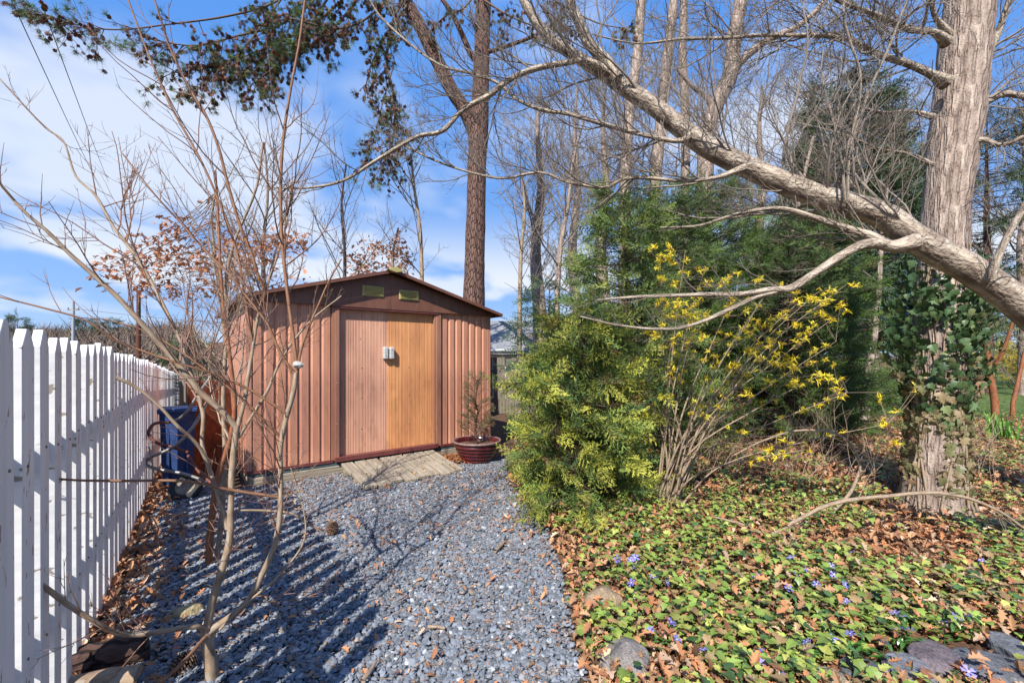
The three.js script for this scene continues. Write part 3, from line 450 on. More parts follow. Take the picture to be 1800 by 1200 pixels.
// little juniper in the pot
evergreen('potted_juniper', 'sparse olive brown juniper growing in the red pot', 'potted plant', potAt.clone().setY(0.21), { seed: 59, h: 0.82, n: 62, y0: 0.08, rad: f => 0.27 * (1 - 0.6 * f), spray: 0.085, per: 30, trunk: 0.014, rise: 0.7, droop: 0.0, cols: [[0.10, 0.13, 0.045], [0.16, 0.14, 0.06], [0.20, 0.13, 0.06]], brown: 0.25 });

// ------------------------------------------------------------------ the multi-stemmed shrub by the fence
const tri = (list, d0, d1, per) => traced(list, d0, d1, per);
{
  const rnd = RNG(61), t = thing('bare_shrub', 'bare multi stemmed shrub with long tan canes rising from the gravel beside the fence', 'shrub', P(370, 1215, 1.72).setY(0));
  const off = t.position, B = new Geo();
  const stem = (name, list, d0, d1, m = MAT.stem, tw = {}) => { const [p, r0] = tri(list, d0, d1, 5), r = r0.map(v => v * 0.84); const S = new Geo(); const q = p.map(v => v.clone().sub(off)); S.tube(q, r, r[0] > 0.012 ? 10 : 7, 0.25, 0.05); part(name, S.build(), m, t); if (tw.lvl !== undefined) { let L = 0; for (let k = 1; k < q.length; k++) L += q[k].distanceTo(q[k - 1]); sprout(B, rnd, q, r, tw.lvl, L * (tw.len ?? 0.75), { dens: (tw.dens ?? 7) * 1.35, up: tw.up ?? 0.05, wig: 0.16, maxLen: tw.max ?? 0.7, minR: 0.0012, lift: tw.lift ?? 0.3 }, tw.from ?? 0.2); } };
  { const S = new Geo(), [p, r] = tri([[374, 1240, 33], [373, 1200, 31], [370, 1165, 28], [364, 1130, 27], [363, 1098, 24]], 1.72, 1.72); const q = p.map(v => v.clone().sub(off)); q[0].y = Math.min(q[0].y, -0.02); S.tube(q, r.map(v => v * 0.9), 12, 0.25, 0.06); part('trunk', S.build(), MAT.stem, t); }
  stem('low_branch', [[362, 1108, 17], [345, 1101, 12], [300, 1107, 12], [240, 1115, 13], [205, 1112, 14], [170, 1095, 14], [115, 1060, 15], [75, 1030, 15], [29, 1006, 13]], 1.72, 1.32, MAT.stem, { lvl: 1, dens: 9, max: 0.3 });
  stem('stem', [[362, 1115, 20], [372, 1060, 18], [390, 1000, 17], [403, 950, 16], [405, 900, 15], [406, 850, 15], [410, 800, 15], [416, 748, 14]], 1.72, 1.85, MAT.stem, { lvl: 1, dens: 14, max: 0.45, lift: 0 });
  stem('cane', [[416, 752, 14], [385, 718, 14], [353, 690, 14], [313, 640, 13], [277, 600, 12], [247, 567, 12], [207, 523, 11], [160, 480, 10], [123, 447, 9], [83, 407, 8], [40, 370, 7], [-15, 305, 6]], 1.85, 1.55, MAT.stem, { lvl: 2, dens: 8, max: 0.6 });
  stem('cane', [[417, 752, 11], [430, 700, 10], [437, 653, 9], [443, 617, 8], [455, 548, 7], [470, 500, 6], [490, 440, 5], [505, 380, 4], [512, 320, 3]], 1.85, 2.1, MAT.stem, { lvl: 2, dens: 9, max: 0.5 });
  stem('stem', [[364, 1112, 19], [384, 1098, 15], [410, 1080, 14], [440, 1050, 13], [460, 1010, 13], [480, 965, 12], [490, 920, 12], [493, 880, 11], [493, 830, 11], [492, 790, 11], [497, 760, 11], [504, 730, 11], [515, 690, 12], [520, 655, 10]], 1.72, 1.9, MAT.stem, { lvl: 1, dens: 14, max: 0.5, lift: 0 });
  stem('cane', [[520, 660, 8], [505, 640, 7], [490, 615, 6], [470, 570, 6], [440, 530, 5], [400, 480, 5], [360, 440, 5], [320, 395, 4], [270, 340, 3.5], [215, 270, 3]], 1.9, 1.8, MAT.stemRed, { lvl: 2, dens: 7, max: 0.5 });
  stem('cane', [[521, 658, 8], [530, 610, 6], [545, 570, 5], [562, 530, 4.5], [580, 490, 4], [600, 455, 3]], 1.9, 1.95, MAT.stemRed, { lvl: 1, dens: 9, max: 0.4 });
  stem('cane', [[522, 655, 9], [515, 590, 8], [508, 540, 8], [500, 470, 8], [495, 420, 8], [493, 330, 7.5], [497, 250, 7], [510, 160, 6], [525, 80, 5.5], [536, 0, 5], [545, -60, 4]], 1.9, 2.0, MAT.stemRed, { lvl: 1, dens: 5, max: 0.6, up: 0.1 });
  stem('cane', [[455, 548, 7], [465, 515, 7], [455, 490, 7], [440, 440, 7], [423, 400, 7], [400, 323, 7], [383, 257, 6.5], [360, 200, 6], [333, 157, 6], [310, 110, 5], [297, 80, 5], [283, 37, 4.5], [268, -10, 4]], 1.98, 1.85, MAT.stemRed, { lvl: 1, dens: 4, max: 0.6, up: 0.1 });
  stem('cane', [[443, 600, 6], [430, 520, 6], [415, 440, 5.5], [383, 350, 5], [350, 277, 5], [307, 200, 5], [287, 157, 5], [257, 87, 4], [225, 0, 4]], 1.95, 1.9, MAT.stemRed, { lvl: 1, dens: 4, max: 0.5, up: 0.1 });
  stem('cane', [[400, 930, 13], [385, 875, 12], [368, 825, 11], [355, 780, 10], [357, 733, 10], [350, 700, 10], [337, 660, 9], [327, 633, 9], [317, 600, 9], [290, 543, 8], [263, 490, 8], [233, 443, 8], [200, 400, 7], [167, 343, 6], [133, 310, 5], [110, 247, 4], [80, 225, 4], [0, 140, 3]], 1.78, 2.1, MAT.stem, { lvl: 2, dens: 6, max: 0.6 });
  stem('cane', [[505, 728, 7], [443, 687, 6], [383, 660, 6], [320, 640, 5], [250, 617, 5], [200, 597, 5], [150, 563, 4], [83, 543, 4], [-10, 520, 3]], 1.88, 1.5, MAT.stemRed, { lvl: 1, dens: 5, max: 0.5 });
  stem('cut_branch', [[372, 835, 11], [353, 790, 9], [333, 767, 8], [313, 750, 8], [273, 707, 7], [233, 677, 7], [203, 663, 9]], 1.76, 1.6, MAT.stem, { lvl: 1, dens: 7, max: 0.4 });
  stem('cane', [[493, 874, 7], [400, 860, 7], [330, 846, 6], [200, 845, 6], [120, 843, 5], [-10, 829, 4.5]], 1.86, 1.45, MAT.stemRed, { lvl: 1, dens: 7, max: 0.35 });
  stem('twig', [[412, 897, 5], [460, 897, 5], [513, 903, 6], [540, 920, 5], [568, 936, 4]], 1.82, 2.0, MAT.stem, { lvl: 1, dens: 12, max: 0.15 });
  stem('twig', [[386, 1106, 6], [430, 1062, 5], [470, 1030, 5], [500, 1000, 5], [530, 960, 4], [537, 930, 4], [527, 870, 3], [508, 815, 3]], 1.72, 1.85, MAT.stem, { lvl: 1, dens: 9, max: 0.3 });
  stem('cane', [[495, 770, 7], [470, 745, 6], [430, 705, 5], [380, 665, 4], [320, 620, 4], [250, 580, 3], [180, 560, 3]], 1.9, 1.7, MAT.stemRed, { lvl: 1, dens: 8, max: 0.5 });
  stem('cane', [[418, 770, 8], [440, 735, 7], [468, 690, 7], [490, 640, 6], [515, 600, 5], [550, 560, 4], [600, 520, 3]], 1.85, 2.05, MAT.stem, { lvl: 1, dens: 9, max: 0.4 });
  stem('cane', [[360, 1120, 9], [320, 1165, 8], [280, 1200, 8], [240, 1235, 7]], 1.7, 1.3, MAT.stemRed, { lvl: 1, dens: 9, max: 0.3, lift: 0 });
  part('twigs', B.build(), MAT.twigRed, t).userData.kind = 'stuff';
  const rag = new THREE.IcosahedronGeometry(0.035, 3), rp = rag.attributes.position; for (let k = 0; k < rp.count; k++) { const v = V(rp.getX(k), rp.getY(k), rp.getZ(k)), n = fbm3(v.x * 40, v.y * 40, v.z * 40, 3, 3); rp.setXYZ(k, v.x * (0.5 + n * 1.3), v.y * (0.4 + n * 0.9), v.z * (0.5 + n)); } rag.computeVertexNormals();
  const bag = part('caught_cobweb', rag, M({ color: lin(0.42, 0.40, 0.36), roughness: 1 }), scene); bag.scale.setScalar(0.55); bag.position.copy(P(523, 641, 1.88)); tag(bag, 'scrap of pale fluff caught in the fork of the bare shrub', 'debris');
}
{ // saplings behind it: a reddish one and a pale one
  const rnd = RNG(62), mk = (name, label, list, d, m, lv) => { const t = thing(name, label, 'sapling', P(list[0][0], list[0][1], d).setY(0)), [p, r] = tri(list, d, d + 0.25, 5), q = p.map(v => v.clone().sub(t.position)), S = new Geo(), B = new Geo(); S.tube(q, r, 9, 0.25, 0.06); part('stem', S.build(), m, t); sprout(B, rnd, q, r, lv, 1.6, { dens: 9, up: 0.1, wig: 0.16, maxLen: 0.9, lift: 0.6 }, 0.35); part('twigs', B.build(), MAT.twigPale, t).userData.kind = 'stuff'; return t; };
  mk('red_sapling', 'reddish brown sapling stem rising from the gravel behind the shrub', [[366, 998, 14], [370, 930, 14], [377, 870, 13], [388, 820, 12], [402, 780, 11], [412, 720, 9], [405, 640, 8], [395, 560, 7], [388, 490, 6], [384, 400, 5], [378, 300, 4]], 2.65, MAT.stemCopper, 2);
  mk('pale_sapling', 'slim pale grey sapling stem close behind the reddish one', [[380, 990, 11], [387, 930, 10], [392, 870, 10], [395, 800, 9], [392, 700, 9], [396, 620, 8], [400, 560, 7], [396, 500, 7], [410, 430, 6], [450, 330, 5], [462, 250, 4]], 2.72, MAT.stem, 2);
}

// ------------------------------------------------------------------ the great limb that reaches in from a tree on the right
{
  const rnd = RNG(63), t = thing('cherry_limb', 'thick smooth barked bare tree limb sweeping across the yard above the shrubs', 'tree limb', V(4.05, 0, -1.75)), off = t.position, B = new Geo();
  const limb = (name, list, d0, d1, tw) => { const [p, r] = tri(list, d0, d1, 6), q = p.map(v => v.clone().sub(off)), S = new Geo(); S.tube(q, r, r[0] > 0.03 ? 18 : 9, 0.35, r[0] > 0.03 ? 0.07 : 0.06); part(name, S.build(), MAT.barkSmooth, t); if (tw) sprout(B, rnd, q, r, tw.lvl, tw.len, { dens: tw.dens, up: tw.up ?? 0.05, wig: 0.2, maxLen: tw.max ?? 0.9, lift: tw.lift ?? 0.4, minR: 0.0012 }, tw.from ?? 0.1, 1.25, 1.35); };
  // its own trunk stands just out of view
  { const S = new Geo(), p = [V(4.05, -0.1, -1.75), V(4.03, 0.6, -1.77), V(4.0, 1.2, -1.8), V(4.1, 2.2, -1.75), V(4.25, 3.6, -1.6), V(4.35, 5.2, -1.5)].map(v => v.sub(off)); const [q, r] = smooth(p, [0.24, 0.2, 0.18, 0.16, 0.13, 0.09]); S.tube(q, r, 18, 0.35, 0.06); part('trunk', S.build(), MAT.barkSmooth, t); }
  limb('limb', [[2420, 800, 92], [2200, 740, 84], [2020, 680, 76], [1905, 620, 69], [1850, 580, 68], [1780, 525, 63], [1700, 470, 59], [1640, 438, 57], [1600, 412, 54], [1560, 382, 51], [1500, 360, 46], [1440, 345, 43], [1380, 322, 44], [1320, 296, 43], [1250, 262, 41], [1200, 227, 38], [1150, 187, 35], [1100, 155, 32], [1067, 132, 30], [1010, 98, 23], [967, 67, 21], [943, 40, 18], [920, 0, 15], [895, -60, 12]], 2.1, 2.6, { lvl: 3, len: 1.8, dens: 12, max: 1.5, from: 0.3 });
  limb('branch', [[1085, 140, 26], [1067, 110, 23], [1033, 73, 20], [1017, 37, 18], [1000, 0, 16], [985, -50, 13]], 2.45, 2.5, { lvl: 2, len: 0.9, dens: 9 });
  limb('branch', [[1075, 128, 20], [1030, 107, 13], [983, 112, 12], [933, 123, 12], [890, 143, 11], [860, 167, 11], [813, 193, 10], [777, 230, 9], [733, 240, 8], [667, 278, 7], [600, 318, 6], [540, 330, 4], [480, 330, 3]], 2.45, 2.35, { lvl: 2, len: 0.9, dens: 18, max: 0.8 });
  limb('branch', [[1215, 238, 16], [1197, 247, 10], [1133, 237, 9], [1067, 220, 9], [1000, 200, 8], [950, 192, 8], [907, 173, 7], [877, 147, 6], [833, 130, 6], [780, 117, 5], [733, 87, 5], [667, 27, 4], [640, -20, 3]], 2.33, 2.6, { lvl: 2, len: 0.9, dens: 20, max: 0.8 });
  limb('branch', [[1310, 294, 14], [1260, 312, 8], [1200, 317, 7], [1100, 313, 7], [1067, 328, 6], [1000, 320, 6], [950, 303, 5], [883, 313, 5], [817, 300, 4], [760, 280, 4], [700, 250, 3]], 2.27, 2.5, { lvl: 2, len: 0.9, dens: 19, max: 0.7 });
  limb('branch', [[1610, 425, 30], [1570, 433, 22], [1547, 428, 20], [1517, 430, 17], [1483, 447, 15], [1433, 480, 14], [1387, 507, 13], [1360, 508, 11], [1300, 517, 9], [1250, 517, 8], [1200, 519, 7], [1130, 521, 6], [1050, 527, 4]], 2.17, 2.35, { lvl: 2, len: 0.6, dens: 12, max: 0.45 });
  limb('branch', [[1390, 506, 10], [1330, 522, 8], [1290, 540, 8], [1240, 563, 7], [1200, 575, 6], [1150, 578, 5], [1080, 570, 4], [1020, 556, 3]], 2.27, 2.4, { lvl: 1, len: 0.5, dens: 12, max: 0.4 });
  limb('branch', [[1560, 430, 19], [1530, 414, 17], [1500, 405, 15], [1440, 385, 12], [1370, 366, 8], [1300, 375, 6], [1230, 396, 5], [1160, 400, 3]], 2.18, 2.5, { lvl: 2, len: 0.7, dens: 12, max: 0.5 });
  limb('branch', [[1745, 490, 20], [1747, 475, 17], [1760, 440, 15], [1780, 400, 14], [1803, 360, 13], [1840, 300, 11]], 2.12, 2.1, { lvl: 1, len: 0.5, dens: 6 });
  limb('shoot', [[1486, 352, 6], [1483, 300, 5], [1493, 250, 5], [1510, 183, 5], [1513, 130, 5], [1493, 67, 5], [1483, 17, 5], [1492, -30, 4]], 2.2, 2.2, { lvl: 1, len: 0.6, dens: 9 });
  limb('shoot', [[1490, 352, 6], [1493, 280, 5], [1503, 230, 4.5], [1533, 150, 4.5], [1560, 90, 4.5], [1595, 0, 4], [1610, -40, 4]], 2.2, 2.2, { lvl: 1, len: 0.6, dens: 9 });
  part('twigs', B.build(), MAT.twigGrey, t).userData.kind = 'stuff';
}

// ------------------------------------------------------------------ the old tree with ivy
const TREE = { base: V(3.63, 0, -3.73) };
const bigTrunk = [[1640, 905, 165], [1641, 870, 128], [1643, 830, 114], [1646, 760, 106], [1650, 650, 100], [1655, 500, 95], [1662, 400, 91], [1671, 300, 92], [1685, 200, 100], [1695, 100, 98], [1705, 0, 96], [1716, -120, 92], [1722, -300, 80], [1726, -520, 60]];
{
  const rnd = RNG(64), t = thing('old_tree', 'large old tree with furrowed pale grey bark and spreading bare limbs', 'tree', TREE.base.clone()), off = t.position, B = new Geo();
  const S = new Geo(), [p, r] = tri(bigTrunk, 3.73, 3.73, 8); p[0].y = Math.min(p[0].y, -0.06);
  S.tube(p.map(v => v.clone().sub(off)), r, 40, 0.5, 0.09); part('trunk', S.build(), MAT.barkGrey, t);
  const limb = (list, d0, d1, tw) => { const [a, b] = tri(list, d0, d1, 6), q = a.map(v => v.clone().sub(off)), L = new Geo(); L.tube(q, b, 10, 0.4, 0.07); part('limb', L.build(), MAT.barkSmooth, t); sprout(B, rnd, q, b, tw.lvl, tw.len, { dens: tw.dens, up: 0.02, wig: 0.22, maxLen: tw.max ?? 1.7, lift: tw.lift ?? 0.1, minR: 0.0018 }, 0.1, 1.2, 1.5); };
  limb([[1665, 75, 30], [1643, 57, 15], [1600, 52, 14], [1567, 37, 14], [1533, 23, 12], [1490, 7, 11], [1440, -15, 9], [1380, -40, 7]], 3.6, 3.2, { lvl: 3, len: 1.6, dens: 9 });
  limb([[1665, 145, 34], [1637, 130, 18], [1600, 113, 16], [1567, 103, 15], [1533, 90, 13], [1500, 72, 12], [1467, 63, 11], [1400, 62, 9], [1333, 62, 8], [1267, 67, 7], [1200, 68, 6], [1120, 76, 4], [1040, 60, 3]], 3.6, 3.3, { lvl: 3, len: 1.7, dens: 10 });
  limb([[1710, 130, 26], [1738, 95, 14], [1758, 50, 12], [1775, 0, 11], [1800, -60, 9]], 3.7, 3.6, { lvl: 3, len: 1.3, dens: 9 });
  limb([[1700, 190, 22], [1735, 178, 14], [1765, 165, 12], [1810, 170, 10], [1870, 160, 8]], 3.7, 3.5, { lvl: 2, len: 1.2, dens: 9 });
  limb([[1670, 60, 20], [1645, 30, 12], [1638, 0, 11], [1630, -50, 9]], 3.6, 3.5, { lvl: 2, len: 1, dens: 8 });
  limb([[1690, 255, 18], [1730, 245, 9], [1760, 255, 8], [1800, 240, 7]], 3.65, 3.4, { lvl: 2, len: 0.9, dens: 9 });
  limb([[1640, 205, 14], [1600, 195, 7], [1560, 198, 6], [1520, 190, 5]], 3.6, 3.4, { lvl: 2, len: 0.9, dens: 10 });
  limb([[1640, 290, 12], [1600, 270, 6], [1550, 262, 5], [1480, 235, 4], [1400, 215, 3]], 3.6, 3.3, { lvl: 2, len: 1.0, dens: 12 });
  part('twigs', B.build(), MAT.twigGrey, t).userData.kind = 'stuff';

  // ivy on the trunk
  const ivy = thing('climbing_ivy', 'english ivy with dark green and bronze leaves climbing the old grey trunk', 'ivy', TREE.base.clone());
  const r2 = RNG(65), greens = [[0.05, 0.10, 0.04], [0.07, 0.13, 0.045], [0.10, 0.165, 0.055], [0.20, 0.24, 0.10]].map(c => leafMat(...c, 0.38, 0.1)), bronze = [[0.24, 0.20, 0.10], [0.30, 0.18, 0.11], [0.20, 0.21, 0.09], [0.36, 0.27, 0.17]].map(c => leafMat(...c, 0.5, 0.1));
  const rest = [[], []], V2 = new Geo();
  const at = y => { let k = 0; while (k < p.length - 2 && p[k + 1].y < y) k++; const f = clamp((y - p[k].y) / (p[k + 1].y - p[k].y)); return [p[k].clone().lerp(p[k + 1], f).sub(off), mix(r[k], r[k + 1], f)]; };
  let placed = 0;
  for (let k = 0; k < 3400; k++) {
    const y = 0.12 + 2.05 * Math.pow(r2(), 0.85), thick = sstep(0.75, 1.45, y) * sstep(2.4, 1.8, y), [c, rr] = at(y), az = r2() * 6.283;
    if (y > 1.9 && r2() < 0.6 && Math.cos(az - 0.2) < 0.3) continue;
    if (fbm(az * 1.6 + 20, y * 2.2, 0, 0, 66, 3) < mix(0.42, 0.33, thick) || r2() > sstep(0.02, 0.35, y)) continue;
    const R = rr + 0.015 + (0.012 + 0.19 * thick) * r2() * (0.6 + 0.8 * vnoise(az * 2.2, y * 4, 0, 0, 9)), pos = V(c.x + Math.cos(az) * R, y, c.z + Math.sin(az) * R), out = V(Math.cos(az), 0, Math.sin(az));
    const q = new THREE.Quaternion().setFromRotationMatrix(new THREE.Matrix4().makeBasis(V().crossVectors(V(0, -1, 0), out).normalize(), V(0, -1, 0), out.clone())).multiply(quat(r2.s() * 0.6 - 0.3, r2.s() * 0.6, r2.s() * 0.7));
    const s = 0.03 + 0.065 * Math.pow(r2(), 1.5), front = out.z > -0.35 && out.x < 0.75, br = sstep(1.3, 0.75, y + r2.s() * 0.35) > 0.5;
    if (front && placed < 300 && r2() < 0.8) { const m = part('leaf', r2() < 0.6 ? ivyLeaf : ivyLeafB, r2.pick(br ? bronze : greens), ivy); m.position.copy(pos); m.quaternion.copy(q); m.scale.setScalar(s); placed++; }
    else { const b = r2.r(0.7, 1.2), cc = br ? r2.pick([[0.26, 0.20, 0.11], [0.20, 0.20, 0.09]]) : r2.pick([[0.055, 0.105, 0.04], [0.10, 0.16, 0.06]]); rest[k % 2].push({ p: pos, q, s, c: lin(cc[0] * b, cc[1] * b, cc[2] * b) }); }
  }
  rest.forEach((l, i) => instanced('leaves', i ? ivyLeaf : ivyLeafB, leafMat(1, 1, 1, 0.42, 0.1), l, ivy));
  for (let k = 0; k < 9; k++) { const a0 = r2() * 6.28, pts = [], rad = []; for (let j = 0; j <= 14; j++) { const y = j * 0.16, [c, rr] = at(y), a = a0 + Math.sin(j * 0.7 + k) * 0.22; pts.push(V(c.x + Math.cos(a) * (rr + 0.012), y, c.z + Math.sin(a) * (rr + 0.012))); rad.push(0.011 - 0.0005 * j); } const S2 = new Geo(); S2.tube(pts, rad, 5); part('vine', S2.build(), MAT.stem, ivy); }
}

// ------------------------------------------------------------------ yellow flowering shrub
{
  const rnd = RNG(71), b0 = G(1172, 892), t = thing('witch_hazel', 'leafless shrub with tan stems and spidery yellow flowers beside the cypress', 'flowering shrub', b0.clone()), B = new Geo(), paths = [];
  const rel = v => v.clone().sub(b0);
  const tips = [[1160, 452, 0.1], [1205, 440, 0.25], [1240, 470, -0.2], [1300, 500, 0.3], [1345, 520, -0.15], [1400, 535, 0.1], [1440, 512, 0.35], [1488, 500, 0.0], [1485, 545, -0.2], [1470, 600, 0.2], [1390, 590, -0.35], [1440, 660, -0.3], [1490, 690, 0.1], [1330, 620, -0.3], [1270, 600, -0.4], [1225, 560, 0.35], [1180, 600, -0.35], [1560, 745, -0.2], [1420, 790, -0.5], [1110, 600, 0.1], [1290, 690, 0.4]];
  tips.forEach(([x, y, dz], i) => {
    const e = rel(P(x, y, 3.73 + dz)), s0 = V(rnd.s() * 0.09, -0.02, rnd.s() * 0.09), m1 = s0.clone().lerp(e, 0.35).add(V(-0.12 * e.x + rnd.s() * 0.06, 0.1, rnd.s() * 0.06)), m2 = s0.clone().lerp(e, 0.7).add(V(-0.08 * e.x + rnd.s() * 0.06, 0.07, rnd.s() * 0.06));
    const [p, r] = smooth([s0, m1, m2, e], [0.011, 0.008, 0.005, 0.002].map(q => q * rnd.r(0.7, 1.15)), 7), S = new Geo(); S.tube(p, r, 6, 0.2, 0.06); part('stem', S.build(), MAT.stem, t); paths.push(p);
    sprout(B, rnd, p, r, 1, 0.8, { dens: 6, up: 0.04, wig: 0.18, maxLen: 0.4 }, 0.25);
  });
  const petals = seed => { const g = new Geo(), r = RNG(seed); for (let k = 0; k < 17; k++) { const d = V(r.s(), r.s() * 0.8 + 0.25, r.s()).normalize(), s = V(r.s(), r.s(), r.s()).cross(d).normalize().multiplyScalar(0.075), L = r.r(0.65, 1.05), c0 = V(r.s() * 0.35, r.s() * 0.25, r.s() * 0.35), m = c0.clone().addScaledVector(d, L * 0.5).add(V(0, 0.08, 0)), e = c0.clone().addScaledVector(d, L).add(V(0, -0.12, 0)); g.quad(c0.clone().sub(s), c0.clone().add(s), m.clone().add(s), m.clone().sub(s)); g.tri(m.clone().sub(s), m.clone().add(s), e); } return g.build(); };
  const fg = [petals(1), petals(2), petals(3)], fm = [leafMat(0.84, 0.66, 0.02, 0.6, 0.35), leafMat(0.88, 0.74, 0.04, 0.6, 0.35), leafMat(0.76, 0.55, 0.015, 0.6, 0.35)];
  const spots = [...[[30, 240], [100, 230], [130, 300], [240, 290], [100, 380], [20, 450], [120, 460], [40, 520], [100, 570], [30, 640], [340, 440], [320, 550], [420, 500], [500, 470], [450, 600], [590, 390], [660, 360], [720, 390], [780, 340], [790, 380], [830, 420], [920, 300], [640, 590], [700, 640], [680, 530], [740, 470], [560, 700], [500, 720], [580, 740], [740, 780], [790, 720], [690, 720], [800, 810], [820, 850], [600, 800], [560, 830], [240, 750], [280, 720], [400, 690], [860, 890], [1040, 920], [1150, 990], [1050, 1040], [1110, 1130], [1240, 860], [1205, 862], [460, 1170], [510, 1130], [570, 1160], [510, 1085], [310, 1080], [230, 910], [90, 990], [130, 995], [360, 860], [440, 820], [470, 505], [400, 515], [620, 405], [690, 375], [755, 385], [650, 575], [610, 610], [530, 735], [560, 715], [590, 700], [720, 800], [770, 800], [480, 590], [460, 620]].map(([x, y]) => [1200 + x / 3, 400 + y / 3]), ...[[1630, 120], [1710, 160], [1760, 290], [1700, 390], [1770, 380], [1690, 510], [1660, 560], [1760, 590], [1600, 550], [1740, 740], [1760, 800], [1690, 910], [1495, 930], [1590, 990], [1460, 570], [1280, 530], [1780, 430], [1650, 575], [1720, 400]].map(([x, y]) => [600 + x / 3, 400 + y / 3])];
  for (let k = 0; k < 26; k++) { const f = rnd(); spots.push([mix(1150, 1440, f) + rnd.s() * 40, mix(500, 570, f) + rnd.s() * 70]); }
  for (const [x, y] of spots) for (let q = 0; q < (y < 780 ? 2 : 1); q++) {
    const e = rel(P(x + rnd.s() * (q ? 14 : 3), y + rnd.s() * (q ? 9 : 3), 3.73 + rnd.s() * 0.32)); let best = 9, bp = null; for (const p of paths) for (const v of p) { const d = v.distanceTo(e) + (v.y > e.y ? 0.15 : 0); if (d < best) { best = d; bp = v; } }
    const mid = bp.clone().lerp(e, 0.55).add(V(rnd.s() * 0.02, -0.02, rnd.s() * 0.02)); B.tube([bp, mid, e], [0.0024, 0.0018, 0.0012], 3);
    const m = part('flower', fg[q ? 1 : Math.floor(rnd() * 3)], rnd.pick(fm), t); m.position.copy(e); m.scale.setScalar(rnd.r(0.036, 0.054)); m.rotation.set(rnd.s(), rnd() * 6, rnd.s());
  }
  for (const p of paths) for (let k = 0; k < 8; k++) { const v = p[Math.floor(p.length * rnd.r(0.5, 0.99))], m = part('flower', rnd.pick(fg), rnd.pick(fm), t); m.position.copy(v).add(V(rnd.s() * 0.025, rnd.s() * 0.02, rnd.s() * 0.025)); m.scale.setScalar(rnd.r(0.03, 0.046)); m.rotation.set(rnd.s(), rnd() * 6, rnd.s()); }
  part('twigs', B.build(), MAT.stem, t).userData.kind = 'stuff';
  // a cluster of withered leaves caught in it
  const dl = leafMat(0.40, 0.23, 0.13, 0.8, 0.2); for (let k = 0; k < 14; k++) { const m = part('withered_leaf', oakLeaf, dl, t); m.position.copy(rel(P(1300 + rnd.s() * 12, 690 + rnd.s() * 45, 3.6))); m.scale.setScalar(rnd.r(0.05, 0.09)); m.rotation.set(rnd() * 6, rnd() * 6, rnd() * 6); }
}

